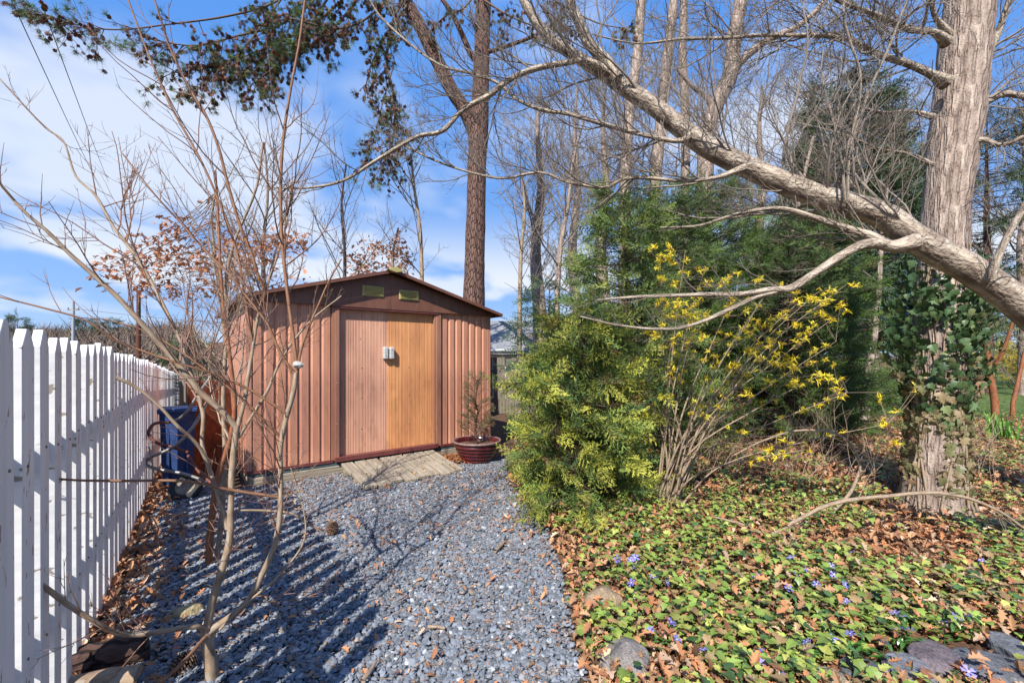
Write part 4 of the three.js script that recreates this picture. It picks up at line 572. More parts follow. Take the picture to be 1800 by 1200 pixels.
// ------------------------------------------------------------------ tall pine behind the shed
{
  const rnd = RNG(81), D = 9, b0 = V((833 - CX) / FPX * D, 0, -D), t = thing('pine_tree', 'tall pine with a forked reddish brown trunk behind the shed', 'pine tree', b0.clone());
  const lim = (name, list, d0, d1, sides = 14) => { const [p, r] = tri(list, d0, d1, 6), q = p.map(v => v.clone().sub(b0)), S = new Geo(); S.tube(q, r, sides, 0.5, 0.07); return [part(name, S.build(), MAT.barkPine, t), q, r]; };
  const [, tq] = lim('trunk', [[833, 722, 52], [833, 640, 43], [833, 540, 39], [834, 480, 36], [836, 400, 34], [838, 300, 32], [841, 230, 35], [845, 150, 29], [847, 100, 27], [848, 50, 27], [850, 0, 26], [852, -80, 24], [854, -260, 18]], D, D, 22);
  lim('limb', [[840, 240, 30], [826, 212, 26], [815, 190, 24], [795, 160, 24], [775, 120, 24], [755, 80, 23], [735, 40, 22], [712, 0, 22], [690, -40, 20], [640, -120, 16], [560, -190, 10]], D, 8.2);
  lim('limb', [[842, 110, 16], [829, 97, 11], [812, 60, 10], [795, 25, 9], [775, -5, 8], [740, -60, 6]], D, 8.7, 8);
  lim('limb', [[852, 92, 12], [866, 89, 8], [900, 78, 8], [940, 62, 7], [990, 30, 5]], D, 8.7, 8);
  // boughs hung with cones over the yard
  const B = new Geo(), ends = [], along = [];
  const bough = (list, d0, d1, n, L) => { const [p, r] = tri(list, d0, d1, 5), q = p.map(v => v.clone().sub(b0)); B.tube(q, r.map(v => v * 0.6), 6); for (let k = 0; k < n * 1.5; k++) { const x = rnd.r(0.05, 1) * (q.length - 1), a = Math.min(q.length - 2, Math.floor(x)), s = q[a].clone().lerp(q[a + 1], x - a), tt = V().subVectors(q[a + 1], q[a]).normalize(), d = tt.clone().multiplyScalar(0.6).add(V(rnd.s() * 0.9, rnd.s() * 0.5 - 0.25, rnd.s() * 0.9)).normalize(); twig(B, rnd, s, d, L * rnd.r(0.5, 1.1), 0.008, 1, { dens: 5, up: -0.07, wig: 0.2, ends, endLevel: 1, along, alongLevel: 1, seg: 0.1, minR: 0.003 }); } };
  bough([[640, -120, 12], [560, -50, 10], [480, 5, 9], [400, 28, 8], [300, 42, 6], [200, 52, 5], [130, 42, 4], [60, 18, 3]], 8.0, 6.6, 30, 0.55);
  bough([[640, -120, 12], [570, -20, 10], [500, 40, 8], [420, 62, 7], [340, 80, 5], [260, 68, 4]], 8.0, 6.8, 44, 0.6);
  bough([[660, -100, 12], [600, 0, 10], [520, 60, 8], [440, 95, 6], [370, 118, 5], [300, 128, 3]], 8.1, 7.0, 40, 0.6);
  bough([[670, -80, 12], [620, 10, 9], [560, 70, 7], [500, 100, 6], [430, 125, 4]], 8.2, 7.2, 34, 0.55);
  bough([[700, -40, 12], [660, 20, 9], [600, 50, 7], [540, 40, 6], [470, 20, 5]], 8.3, 7.0, 34, 0.6);
  bough([[600, -40, 9], [540, 50, 7], [490, 110, 5], [440, 150, 3]], 7.9, 7.1, 26, 0.5);
  bough([[500, -10, 8], [440, 70, 6], [385, 125, 4], [340, 160, 3]], 7.4, 6.8, 24, 0.45);
  bough([[720, -20, 10], [690, 40, 9], [680, 110, 8], [692, 170, 7], [692, 235, 5], [680, 280, 3]], 8.3, 8.0, 42, 0.6);
  bough([[715, 10, 9], [680, 60, 6], [650, 120, 4], [640, 180, 3]], 8.3, 8.0, 16, 0.5);
  bough([[690, 120, 5], [670, 190, 4], [655, 250, 3], [640, 300, 2.5]], 8.1, 7.9, 20, 0.45);
  bough([[850, -60, 9], [820, 10, 6], [780, 30, 5], [750, 60, 3]], 8.8, 8.4, 12, 0.5);
  bough([[850, 0, 8], [900, 30, 6], [960, 50, 5], [1010, 45, 3]], 8.8, 8.4, 16, 0.6);
  bough([[850, -100, 9], [960, -10, 7], [1050, 40, 5], [1100, 50, 3]], 8.8, 8.2, 16, 0.6);
  part('boughs', B.build(), MAT.twigDark, t).userData.kind = 'stuff';
  // cones: overlapping scales round an egg-shaped core
  const cone = (() => { const g = new Geo(); for (let j = 0; j < 5; j++) for (let k = 0; k < 6; k++) { const y = -0.5 + j * 0.24, rr = 0.34 * Math.sin(Math.PI * (0.2 + 0.7 * j / 5)) + 0.05, a = (k + (j % 2) * 0.5) / 6 * 6.283, o = V(Math.cos(a), 0, Math.sin(a)), s = V(-o.z, 0, o.x).multiplyScalar(0.17); const b = V(0, y, 0), tip = o.clone().multiplyScalar(rr + 0.12).add(V(0, y + 0.16, 0)); g.tri(b, tip.clone().sub(s), tip.clone().add(s)); g.tri(tip.clone().sub(s), tip.clone().add(s).add(V(0, 0.06, 0)), tip.clone().addScaledVector(o, 0.06)); } return g.build(); })();
  const tuft = (() => { const g = new Geo(), r = RNG(9); for (let k = 0; k < 34; k++) { const d = V(r.s(), r.r(-0.2, 1), r.s()).normalize(), s = V(r.s(), r.s(), r.s()).cross(d).normalize().multiplyScalar(0.017), o = V(0, r.r(-0.3, 0.2), 0); g.tri(o.clone().sub(s), o.clone().add(s), o.clone().addScaledVector(d, r.r(0.7, 1.1))); } return g.build(); })();
  const cl = [], nl = [];
  for (const a of along) if (rnd() < 0.40) { const b = rnd.r(0.6, 1.3); cl.push({ p: a.p.clone().add(V(rnd.s() * 0.02, -0.02, rnd.s() * 0.02)), q: aim(V(rnd.s(), rnd.s() - 0.5, rnd.s())), s: rnd.r(0.04, 0.062), c: lin(0.17 * b, 0.075 * b, 0.048 * b) }); }
  for (const e of ends) if (rnd() < 0.6) { const b = rnd.r(0.7, 1.3); nl.push({ p: e.p, q: aim(e.d, rnd() * 6), s: rnd.r(0.09, 0.15), c: lin(0.11 * b, 0.18 * b, 0.05 * b) }); }
  for (const [x, y, n] of [[60, 22, 10], [110, 30, 5], [210, 75, 7], [180, 85, 3], [130, 10, 4], [280, 120, 4], [530, 15, 8], [515, 70, 4], [30, 5, 4]]) for (let k = 0; k < n; k++) nl.push({ p: P(x + rnd.s() * 14, y + rnd.s() * 14, 6.8).sub(b0), q: aim(V(rnd.s(), rnd.s(), rnd.s())), s: rnd.r(0.13, 0.2), c: lin(0.10, 0.17, 0.04) });
  instanced('cones', cone, M({ roughness: 0.85, side: THREE.DoubleSide }), cl, t); instanced('needles', tuft, foliageMat, nl, t);
}

// ------------------------------------------------------------------ bare trees behind
function bareTree(label, list, d, o, group) {
  const rnd = RNG(o.seed), b0 = V((list[0][0] - CX) / FPX * d, gh((list[0][0] - CX) / FPX * d, -d), -d), t = thing(o.name ?? 'bare_tree', label, 'tree', b0.clone(), 0, group), [p, r] = tri(list, d, d + (o.dd ?? 0), 6), q = p.map(v => v.clone().sub(b0)); q[0].y = -0.05;
  const S = new Geo(); S.tube(q, r, o.sides ?? 10, 0.5, 0.06); part('trunk', S.build(), o.mat ?? MAT.barkGrey, t);
  const B = new Geo(); (o.limbs ?? []).forEach(l => { const [a, b] = tri(l, d, d - 0.4, 5), L = new Geo(), w = a.map(v => v.clone().sub(b0)); L.tube(w, b, 7, 0.5, 0.06); part('limb', L.build(), o.mat ?? MAT.barkGrey, t); sprout(B, rnd, w, b, 2, o.len * 0.7, { dens: 3.4, wig: 0.2, minR: o.minR ?? 0.0034, up: 0.04, seg: 0.16 }, 0.15); });
  sprout(B, rnd, q, r, o.lvl ?? 3, o.len, { dens: 3.0, wig: o.wig ?? 0.15, minR: o.minR ?? 0.0034, up: o.up ?? 0.03, lift: o.lift ?? 0.35, seg: 0.16, maxLen: o.max ?? 9, ends: o.ends, endLevel: 1 }, o.from ?? 0.25, o.first ?? 2.3, 2.0);
  part('twigs', B.build(), o.twigMat ?? MAT.twigGrey, t).userData.kind = 'stuff';
  return [t, q, B];
}
bareTree('slim grey bare trunk rising behind the blue green cypress, next to the pine', [[1098, 715, 26], [1098, 500, 22], [1100, 300, 20], [1107, 200, 18], [1120, 100, 18], [1127, 0, 17], [1135, -150, 14]], 11, { seed: 91, len: 2.6, dens: 3.2, lvl: 3 });
bareTree('grey bare trunk leaning a little between the other two slim trunks', [[1148, 715, 27], [1146, 500, 24], [1150, 350, 22], [1160, 233, 20], [1173, 100, 18], [1185, 0, 17], [1200, -150, 14]], 11.2, { seed: 92, len: 2.6, dens: 3.2, lvl: 3 });
bareTree('crooked dark grey bare trunk with a limb forking towards the old tree', [[1232, 720, 36], [1232, 500, 32], [1240, 300, 30], [1243, 233, 29], [1260, 183, 27], [1283, 133, 28], [1293, 50, 25], [1303, 0, 24], [1310, -150, 18]], 10.5, { seed: 93, len: 2.6, dens: 3.2, lvl: 3, limbs: [[[1283, 133, 18], [1305, 105, 15], [1350, 70, 13], [1400, 48, 11], [1445, 8, 9], [1480, -40, 6]], [[1255, 190, 14], [1235, 165, 10], [1215, 150, 9], [1190, 120, 7]]] });
bareTree('straight grey bare trunk just beside the crooked one', [[1204, 715, 20], [1204, 500, 18], [1205, 200, 16], [1200, 100, 15], [1203, 0, 14], [1205, -150, 11]], 11.6, { seed: 94, len: 2.4, dens: 3, lvl: 3 });
bareTree('thin bare sapling growing behind the shed, between the pine and the cypress', [[914, 700, 9], [913, 600, 9], [914, 520, 8], [916, 440, 7], [922, 370, 5], [918, 300, 3]], 8.3, { name: 'sapling_tree', seed: 95, len: 1.7, dens: 9, lvl: 2, mat: MAT.stem, from: 0.35 });
bareTree('thin bare sapling showing over the shed roof near the ridge', [[742, 700, 9], [742, 560, 8], [741, 470, 7], [738, 400, 6], [728, 330, 5], [722, 270, 3]], 8.6, { name: 'sapling_tree', seed: 96, len: 2.0, dens: 8, lvl: 2, mat: MAT.stem, from: 0.3 });
bareTree('slender many twigged bare tree behind the shrub and the shed eave', [[470, 700, 9], [468, 560, 8], [462, 440, 7], [470, 340, 5], [464, 250, 3]], 7.6, { name: 'sapling_tree', seed: 117, len: 2.2, dens: 7, lvl: 3, from: 0.2 });
bareTree('slender bare tree over the shed roof between eave and ridge', [[600, 700, 9], [602, 560, 8], [606, 450, 6], [600, 360, 4], [608, 290, 3]], 9.2, { name: 'sapling_tree', seed: 118, len: 2.2, dens: 6, lvl: 3, from: 0.25 });
bareTree('forked bare understory tree between the pine and the slim grey trunks', [[975, 700, 12], [978, 560, 11], [985, 440, 9], [1000, 350, 7], [1010, 270, 5], [1030, 200, 4]], 8.8, { name: 'understory_tree', seed: 97, len: 2.3, dens: 7, lvl: 3, from: 0.25 });
bareTree('twiggy bare understory tree in front of the dark arborvitae', [[1385, 712, 13], [1380, 560, 11], [1392, 440, 9], [1410, 330, 7], [1430, 240, 5]], 9.4, { name: 'understory_tree', seed: 98, len: 2.2, dens: 7, lvl: 3, from: 0.2 });
bareTree('pale bare tree beyond the lawn with coppery peeling trunk', [[1751, 716, 16], [1742, 660, 14], [1735, 610, 13], [1728, 585, 9], [1716, 560, 7], [1700, 520, 5]], 8.8, { name: 'paperbark_tree', seed: 99, mat: MAT.stemCopper, len: 1.3, dens: 9, lvl: 2, limbs: [[[1744, 648, 10], [1757, 630, 9], [1772, 595, 8], [1785, 550, 6], [1795, 500, 4]]] });
bareTree('second smaller coppery trunk next to the paperbark', [[1780, 715, 10], [1788, 680, 9], [1797, 640, 8], [1808, 590, 6], [1815, 540, 4]], 8.9, { name: 'paperbark_tree', seed: 100, mat: MAT.stemCopper, len: 1.2, dens: 9, lvl: 2 });
bareTree('leaning grey trunk foot beside the ivy covered tree', [[1520, 700, 22], [1528, 650, 15], [1538, 590, 13], [1545, 520, 11], [1550, 430, 9], [1560, 330, 6]], 8.2, { name: 'leaning_tree', seed: 101, len: 1.8, dens: 7, lvl: 2 });
for (const [x, d, sd, lb] of [[1690, 17, 111, 'bare grey tree beyond the lawn behind the coppery trunks'], [1590, 19, 112, 'bare tree far behind the hemlock'], [1800, 14, 113, 'spreading bare tree past the lawn at the edge of the garden'], [1010, 16, 114, 'bare tree far behind the cypresses'], [945, 13, 161, 'bare tree with fine twigs between the pine and the cypresses'], [1060, 14, 162, 'bare tree with fine twigs just past the forked understory tree'], [1335, 13, 163, 'bare tree with fine twigs beside the crooked trunk'], [1425, 15, 164, 'bare tree with fine twigs above the dark arborvitae'], [1530, 14, 165, 'bare tree with fine twigs next to the hemlock']]) bareTree(lb, [[x, 625 + 988 / d, 420 / d], [x + 4, 560, 330 / d], [x - 4, 440, 260 / d], [x + 6, 330, 190 / d], [x, 230, 110 / d], [x + 5, 150, 50 / d]], d, { seed: sd, len: 3.6, dens: 2.6, lvl: 3, minR: 0.005 });
// young oaks that keep their brown leaves
for (const [label, list, d, spots] of [['young oak with clinging brown leaves beyond the shrub by the fence', [[398, 700, 10], [396, 600, 10], [388, 520, 9], [376, 440, 7], [372, 380, 5], [380, 330, 3]], 6.9, [[200, 470, 60, 40], [260, 440, 70, 45], [330, 430, 80, 45], [400, 420, 60, 50], [230, 500, 70, 35], [300, 490, 70, 35], [500, 470, 55, 35], [440, 480, 50, 40], [530, 440, 30, 30], [370, 510, 60, 30]]], ['small oak with rust brown leaves showing over the shed ridge', [[705, 690, 8], [700, 600, 7], [694, 520, 6], [690, 450, 5], [700, 400, 3]], 9.4, [[650, 455, 45, 26], [690, 430, 35, 22], [630, 468, 35, 15], [715, 460, 20, 20]]]]) {
  const rnd = RNG(120 + Math.round(d * 10)), [t, q, B0] = bareTree(label, list, d, { name: 'young_oak', seed: 121, len: 1.5, dens: 6, lvl: 2, mat: MAT.stem, from: 0.3 }), B = new Geo(), l = [];
  for (const [x, y, rx, ry] of spots) for (let k = 0; k < 8; k++) {
    const e = P(x + rnd.s() * rx, y + rnd.s() * ry, d + rnd.s() * 0.5).sub(t.position), s = q[Math.floor(q.length * rnd.r(0.45, 0.95))], m = s.clone().lerp(e, 0.55).add(V(rnd.s() * 0.1, -0.05, rnd.s() * 0.1)); B.tube([s, m, e], [0.006, 0.004, 0.0015], 3);
    for (let j = 0; j < 15; j++) { const f = rnd.r(0.6, 1), p = m.clone().lerp(e, (f - 0.55) / 0.45).add(V(rnd.s() * 0.14, rnd.s() * 0.12, rnd.s() * 0.14)), b = rnd.r(0.7, 1.3); l.push({ p, q: quat(rnd() * 6, rnd() * 6, rnd() * 6), s: rnd.r(0.06, 0.11), c: lin(0.46 * b, 0.20 * b, 0.095 * b) }); }
  }
  part('branches', B.build(), MAT.twigGrey, t).userData.kind = 'stuff'; instanced('leaves', oakLeaf, leafMat(1, 1, 1, 0.8, 0.3), l, t);
}

// ------------------------------------------------------------------ ivy bed, fallen leaves, periwinkle
const gx0 = (z) => { // x of the gravel's edge at depth z
  for (let k = 0; k < gravelEdge.length - 1; k++) { const a = gravelEdge[k], b = gravelEdge[k + 1]; if ((a.z - z) * (b.z - z) <= 0) return mix(a.x, b.x, (z - a.z) / (b.z - a.z)); } return gravelEdge[0].z < z ? 0.28 : 0.0; };
{
  const rnd = RNG(131), ivy = [[], []], dead = [[], []], sprig = [];
  const stonesAt = [[1058, 1072, 0.09], [1102, 1178, 0.11], [1515, 1178, 0.13], [1600, 1180, 0.15], [1640, 1150, 0.16], [1725, 1168, 0.18], [1772, 1135, 0.13], [1800, 1185, 0.14], [1462, 1206, 0.1]].map(([x, y, r]) => [G(x, y), r]);
  const okBed = (x, z) => stonesAt.every(([v, r]) => Math.hypot(v.x - x, v.z - z) > r * rnd.r(0.55, 1.0)) && x > gx0(z) + 0.03 && !inShed(x, z, 0.1) && Math.hypot(x - TREE.base.x, z - TREE.base.z) > 0.3;
  for (let k = 0; k < 92000; k++) {
    const Z = 1.25 + 8 * Math.pow(rnd(), 1.2), z = -Z, x = rnd.r(-0.2, Z * 1.25 + 0.3); if (!okBed(x, z)) continue;
    const patch = fbm(x * 1.7 + 9, z * 1.7, 0, 0, 132, 3), near = sstep(-0.02, 0.22, x - gx0(z)), right = sstep(2.6, 4.4, x);
    if (rnd() > (0.25 + 0.75 * near) * (0.60 - 0.22 * right) * sstep(0.30, 0.50, patch + 0.10 * (vnoise(x * 9, z * 9, 0, 0, 77) - 0.5)) * (0.55 + 0.45 * sstep(0.35, 0.6, vnoise(x * 6, z * 6, 0, 0, 78)))) continue;
    const b = rnd.r(0.65, 1.3), w = rnd(), c = w < 0.46 ? [0.22, 0.31, 0.06] : w < 0.62 ? [0.065, 0.13, 0.04] : w < 0.86 ? [0.36, 0.38, 0.09] : [0.30, 0.20, 0.09];
    ivy[k % 2].push({ p: V(x, 0.02 + 0.11 * rnd() * near, z), q: quat(-Math.PI / 2 + rnd.s() * 0.55, rnd() * 6.283, rnd.s() * 0.55), s: 0.018 + 0.038 * Math.pow(rnd(), 1.4), c: lin(c[0] * b, c[1] * b, c[2] * b) });
  }
  const deadCol = () => { const b = rnd.r(0.6, 1.35), w = rnd(), c = w < 0.45 ? [0.42, 0.18, 0.075] : w < 0.75 ? [0.46, 0.25, 0.125] : w < 0.9 ? [0.28, 0.115, 0.055] : [0.52, 0.36, 0.24]; return lin(c[0] * b, c[1] * b, c[2] * b); };
  for (let k = 0; k < 26000; k++) { const Z = 1.25 + 7.5 * Math.pow(rnd(), 1.3), z = -Z, x = rnd.r(-0.2, Z * 1.25 + 0.3); if (!okBed(x, z)) continue; dead[k % 4 ? 1 : 0].push({ p: V(x, 0.008 + (rnd() < 0.3 ? 0.12 : 0.05) * rnd(), z), q: quat(-Math.PI / 2 + rnd.s() * 0.8, rnd() * 6.283, rnd.s() * 0.8), s: rnd.r(0.03, 0.07), c: deadCol() }); }
  // leaves and needles blown on to the gravel and along the fence
  for (let k = 0; k < 1700; k++) { const Z = rnd.r(1.3, 5), x = rnd.r(-2.6, 0.7), z = -Z, e = Math.exp(-Math.abs(x - gx0(z)) * 3.5); if (!inPoly(gravelPoly, x, z) || inShed(x, z) || rnd() > 0.30 + 0.7 * e) continue; dead[k % 2].push({ p: V(x, 0.03 + 0.01 * rnd(), z), q: quat(-Math.PI / 2 + rnd.s() * 0.4, rnd() * 6.283, rnd.s() * 0.4), s: rnd.r(0.02, 0.05), c: deadCol() }); }
  for (let k = 0; k < 4200; k++) { const Z = rnd.r(1.3, 5), x = rnd.r(-2.6, 0.7), z = -Z; if (!inPoly(gravelPoly, x, z) || inShed(x, z)) continue; dead[k % 2].push({ p: V(x, 0.026 + 0.012 * rnd(), z), q: quat(-Math.PI / 2 + rnd.s() * 0.5, rnd() * 6.283, rnd.s() * 0.5), s: rnd.r(0.007, 0.02), c: deadCol() }); }
  for (let k = 0; k < 2600; k++) { const s = rnd.r(-0.9, 4.6), t = Math.abs(rnd.s() * rnd()) * 0.42 - 0.06, v = F0.clone().addScaledVector(FD, s).addScaledVector(FN, t); dead[k % 2].push({ p: V(v.x, gh(v.x, v.z) + 0.012 + 0.03 * rnd(), v.z), q: quat(-Math.PI / 2 + rnd.s() * 0.6, rnd() * 6.283, rnd.s() * 0.6), s: rnd.r(0.025, 0.07), c: deadCol() }); }
  for (let k = 0; k < 420; k++) { const v = shedAt(rnd.r(2.0, 2.55), 0, rnd.r(0.03, 0.5)); dead[k % 2].push({ p: V(v.x, 0.02 + 0.03 * rnd(), v.z), q: quat(-Math.PI / 2 + rnd.s() * 0.6, rnd() * 6.283, rnd.s() * 0.6), s: rnd.r(0.025, 0.055), c: lin(0.36 * rnd.r(0.7, 1.2), 0.14, 0.05) }); }
  for (let k = 0; k < 70; k++) { const o = rnd.r(0.1, 0.78), v = shedAt(rnd.r(0.9, 1.95), 0, o); dead[k % 2].push({ p: V(v.x, 0.152 - (o - 0.06) * 0.122 + 0.004 * rnd(), v.z), q: quat(-Math.PI / 2 + rnd.s() * 0.3, rnd() * 6.283, rnd.s() * 0.3), s: rnd.r(0.015, 0.035), c: deadCol() }); }
  const ig = new THREE.Group(); ig.name = 'ivy_ground_cover'; ig.userData = { kind: 'stuff', label: 'low green ivy leaves covering the bed beside the gravel', category: 'ground cover' }; scene.add(ig);
  ivy.forEach((l, i) => instanced('ivy_leaves', i ? ivyLeaf : ivyLeafB, leafMat(1, 1, 1, 0.42, 0.15), l, ig));
  const dg = new THREE.Group(); dg.name = 'leaf_litter'; dg.userData = { kind: 'stuff', label: 'dry tan and rust coloured fallen leaves lying over bed and gravel', category: 'fallen leaves' }; scene.add(dg);
  dead.forEach((l, i) => instanced('dead_leaves', i ? oakLeaf : curlLeaf, leafMat(1, 1, 1, 0.85, 0.15), l, dg));
  // pine needles and twig bits on the gravel
  const nb = new Geo(); for (let k = 0; k < 1500; k++) { const Z = rnd.r(1.4, 4.8), x = rnd.r(-2.4, 0.8); if (!inPoly(gravelPoly, x, -Z)) continue; const a = rnd() * 6.28, L = rnd.r(0.03, 0.09), p = V(x, 0.034 + rnd() * 0.008, -Z); nb.tube([p, p.clone().add(V(Math.cos(a) * L, rnd.s() * 0.006, Math.sin(a) * L))], [0.0011, 0.0008], 3); }
  const nn = part('pine_needles', nb.build(), M({ color: lin(0.40, 0.22, 0.10), roughness: 0.9 }), scene); nn.userData = { kind: 'stuff', label: 'brown fallen pine needles strewn over the stone chips', category: 'needles' };
  // periwinkle plants, each with its flower
  const star = (() => { const g = new Geo(); for (let k = 0; k < 5; k++) { const a = k / 5 * 6.283, d = V(Math.cos(a), 0, Math.sin(a)), s = V(-d.z, 0, d.x), r0 = d.clone().multiplyScalar(0.12), e1 = d.clone().multiplyScalar(1).addScaledVector(s, 0.48).add(V(0, 0.12, 0)), e2 = d.clone().multiplyScalar(1).addScaledVector(s, -0.30).add(V(0, 0.12, 0)); g.quad(r0.clone().addScaledVector(s, -0.06), r0.clone().addScaledVector(s, 0.06), e1, e2); } return g.build(); })();
  const leafB = (() => { const gs = [], r = RNG(5); for (let k = 0; k < 14; k++) { const g = vincaLeaf.clone(); g.scale(0.04, 0.04, 0.04); g.applyMatrix4(new THREE.Matrix4().compose(V(r.s() * 0.045, 0.02 + r() * 0.055, r.s() * 0.045), quat(-1.1 + r.s() * 0.6, r() * 6.283, r.s() * 0.3), V(1, 1, 1))); gs.push(g); } return mergeGeometries(gs); })();
  const vm = leafMat(0.06, 0.15, 0.025, 0.3, 0.15), fmats = [leafMat(0.26, 0.24, 0.66, 0.6, 0.25), leafMat(0.32, 0.29, 0.72, 0.6, 0.25), leafMat(0.22, 0.19, 0.58, 0.6, 0.25)], eye = M({ color: lin(0.7, 0.7, 0.75), roughness: 0.7 });
  const spots = [...[[775, 497], [893, 512], [573, 540], [785, 585], [655, 605], [800, 628], [598, 628], [390, 640], [1035, 660], [1108, 672], [860, 683], [708, 680], [560, 700], [655, 705], [1088, 710], [1160, 740], [925, 755], [860, 770], [742, 793], [1340, 800], [1050, 820], [1120, 830], [1165, 850], [1450, 850], [1508, 848], [1385, 878], [885, 940], [950, 950], [1142, 915], [1200, 920], [655, 983], [800, 970], [1070, 990], [110, 1025], [410, 1033], [405, 1100], [1510, 1140], [510, 1135], [1585, 560]].map(([x, y]) => [1200 + x / 3, 800 + y / 3]), ...[[1458, 547], [1525, 553], [1550, 540], [1540, 597], [1645, 643], [1717, 670], [1530, 672], [1630, 925], [1425, 913], [1740, 877], [1770, 970]].map(([x, y]) => [600 + x / 3, 800 + y / 3])];
  for (const [x, y] of spots) {
    const h = rnd.r(0.085, 0.11), p = G(x, y, h), t = thing('periwinkle', 'small periwinkle plant with glossy leaves and a violet blue flower in the ivy', 'periwinkle', V(p.x, 0, p.z), rnd() * 6.28, 'periwinkles flowering in the ivy bed');
    part('leaves', leafB, vm, t).userData.kind = 'stuff';
    const f = part('flower', star, rnd.pick(fmats), t); f.position.set(0, h, 0); f.scale.setScalar(rnd.r(0.018, 0.024)); f.rotation.set(rnd.r(0.3, 0.9), rnd() * 0.8, rnd.s() * 0.4); const e = part('eye', new THREE.CircleGeometry(0.16, 6).rotateX(-Math.PI / 2).translate(0, 0.04, 0), eye, f);
    const S = new Geo(); S.tube([V(0, 0, 0), V(0.006, h * 0.6, 0.004), V(0, h, 0)], [0.0018, 0.0015, 0.0012], 4); part('stalk', S.build(), vm, t);
  }
}

// ------------------------------------------------------------------ stones, logs, cones and fallen wood
function rock(name, label, cat, at, sx, sy, sz, turn, m, seed, flat = 0) {
  const g = new THREE.IcosahedronGeometry(1, 5), p = g.attributes.position;
  for (let i = 0; i < p.count; i++) { const v = V(p.getX(i), p.getY(i), p.getZ(i)), n = fbm3(v.x * 1.3 + seed, v.y * 1.3, v.z * 1.3, seed, 2), f = fbm3(v.x * 5 + seed, v.y * 5, v.z * 5, seed + 3, 3); let y = v.y; if (flat) y = Math.max(-0.55, Math.min(0.55, y)) / 0.55; const k = 0.68 + 0.62 * n + 0.08 * (f - 0.5); p.setXYZ(i, v.x * k * sx, y * (flat ? 1 + 0.12 * (f - 0.5) : k) * sy, v.z * k * sz); }
  g.computeVertexNormals(); const uv = g.attributes.uv; for (let i = 0; i < uv.count; i++) uv.setXY(i, p.getX(i) * 2.5, p.getZ(i) * 2.5 + p.getY(i));
  const o = part(name, g, m, scene); o.position.copy(at); o.rotation.y = turn; return tag(o, label, cat);
}
const rockMat = (r, g, b) => M({ map: speckMap, color: lin(r, g, b), bumpMap: speckBump, bumpScale: 0.012, roughness: 0.85 });
rock('rock', 'tan weathered rock half sunk in the ivy at the gravel edge', 'rock', G(1058, 1072).setY(0.035), 0.11, 0.085, 0.085, 0.4, rockMat(0.50, 0.36, 0.22), 3);
rock('rock', 'grey speckled granite rock at the corner of the gravel', 'rock', G(1102, 1178).setY(0.02), 0.13, 0.085, 0.11, 1.1, rockMat(0.36, 0.32, 0.29), 5);
rock('rock', 'pale tan rock beside the first flagstone', 'rock', G(1462, 1206), 0.10, 0.05, 0.07, 0.2, rockMat(0.52, 0.42, 0.30), 7);
rock('rock', 'smooth pale yellow stone on the gravel behind the low branch', 'rock', G(322, 1084), 0.085, 0.06, 0.06, 0.5, rockMat(0.66, 0.52, 0.28), 9);
for (const [x, y, sx, sz, tn, c, lb] of [[1515, 1178, 0.13, 0.10, 0.3, [0.17, 0.19, 0.21], 'dark slate flagstone beside the pale tan rock'], [1600, 1180, 0.15, 0.11, 1.0, [0.32, 0.33, 0.37], 'light blue grey flagstone between the dark and the purple ones'], [1640, 1150, 0.16, 0.12, 0.6, [0.25, 0.20, 0.22], 'purple tinted flagstone in the row at the bed edge'], [1725, 1168, 0.18, 0.13, 0.2, [0.21, 0.22, 0.25], 'long slate grey flagstone past the purple one'], [1772, 1135, 0.13, 0.10, 0.9, [0.27, 0.28, 0.31], 'smaller grey flagstone behind the long slate one'], [1800, 1185, 0.14, 0.10, 0.5, [0.24, 0.24, 0.26], 'grey flagstone at the far end of the row']]) rock('flagstone', lb, 'flagstone', G(x, y, 0.04).setY(0.03), sx * 0.72, 0.03, sz * 0.72, tn, rockMat(...c), Math.round(x), 1);
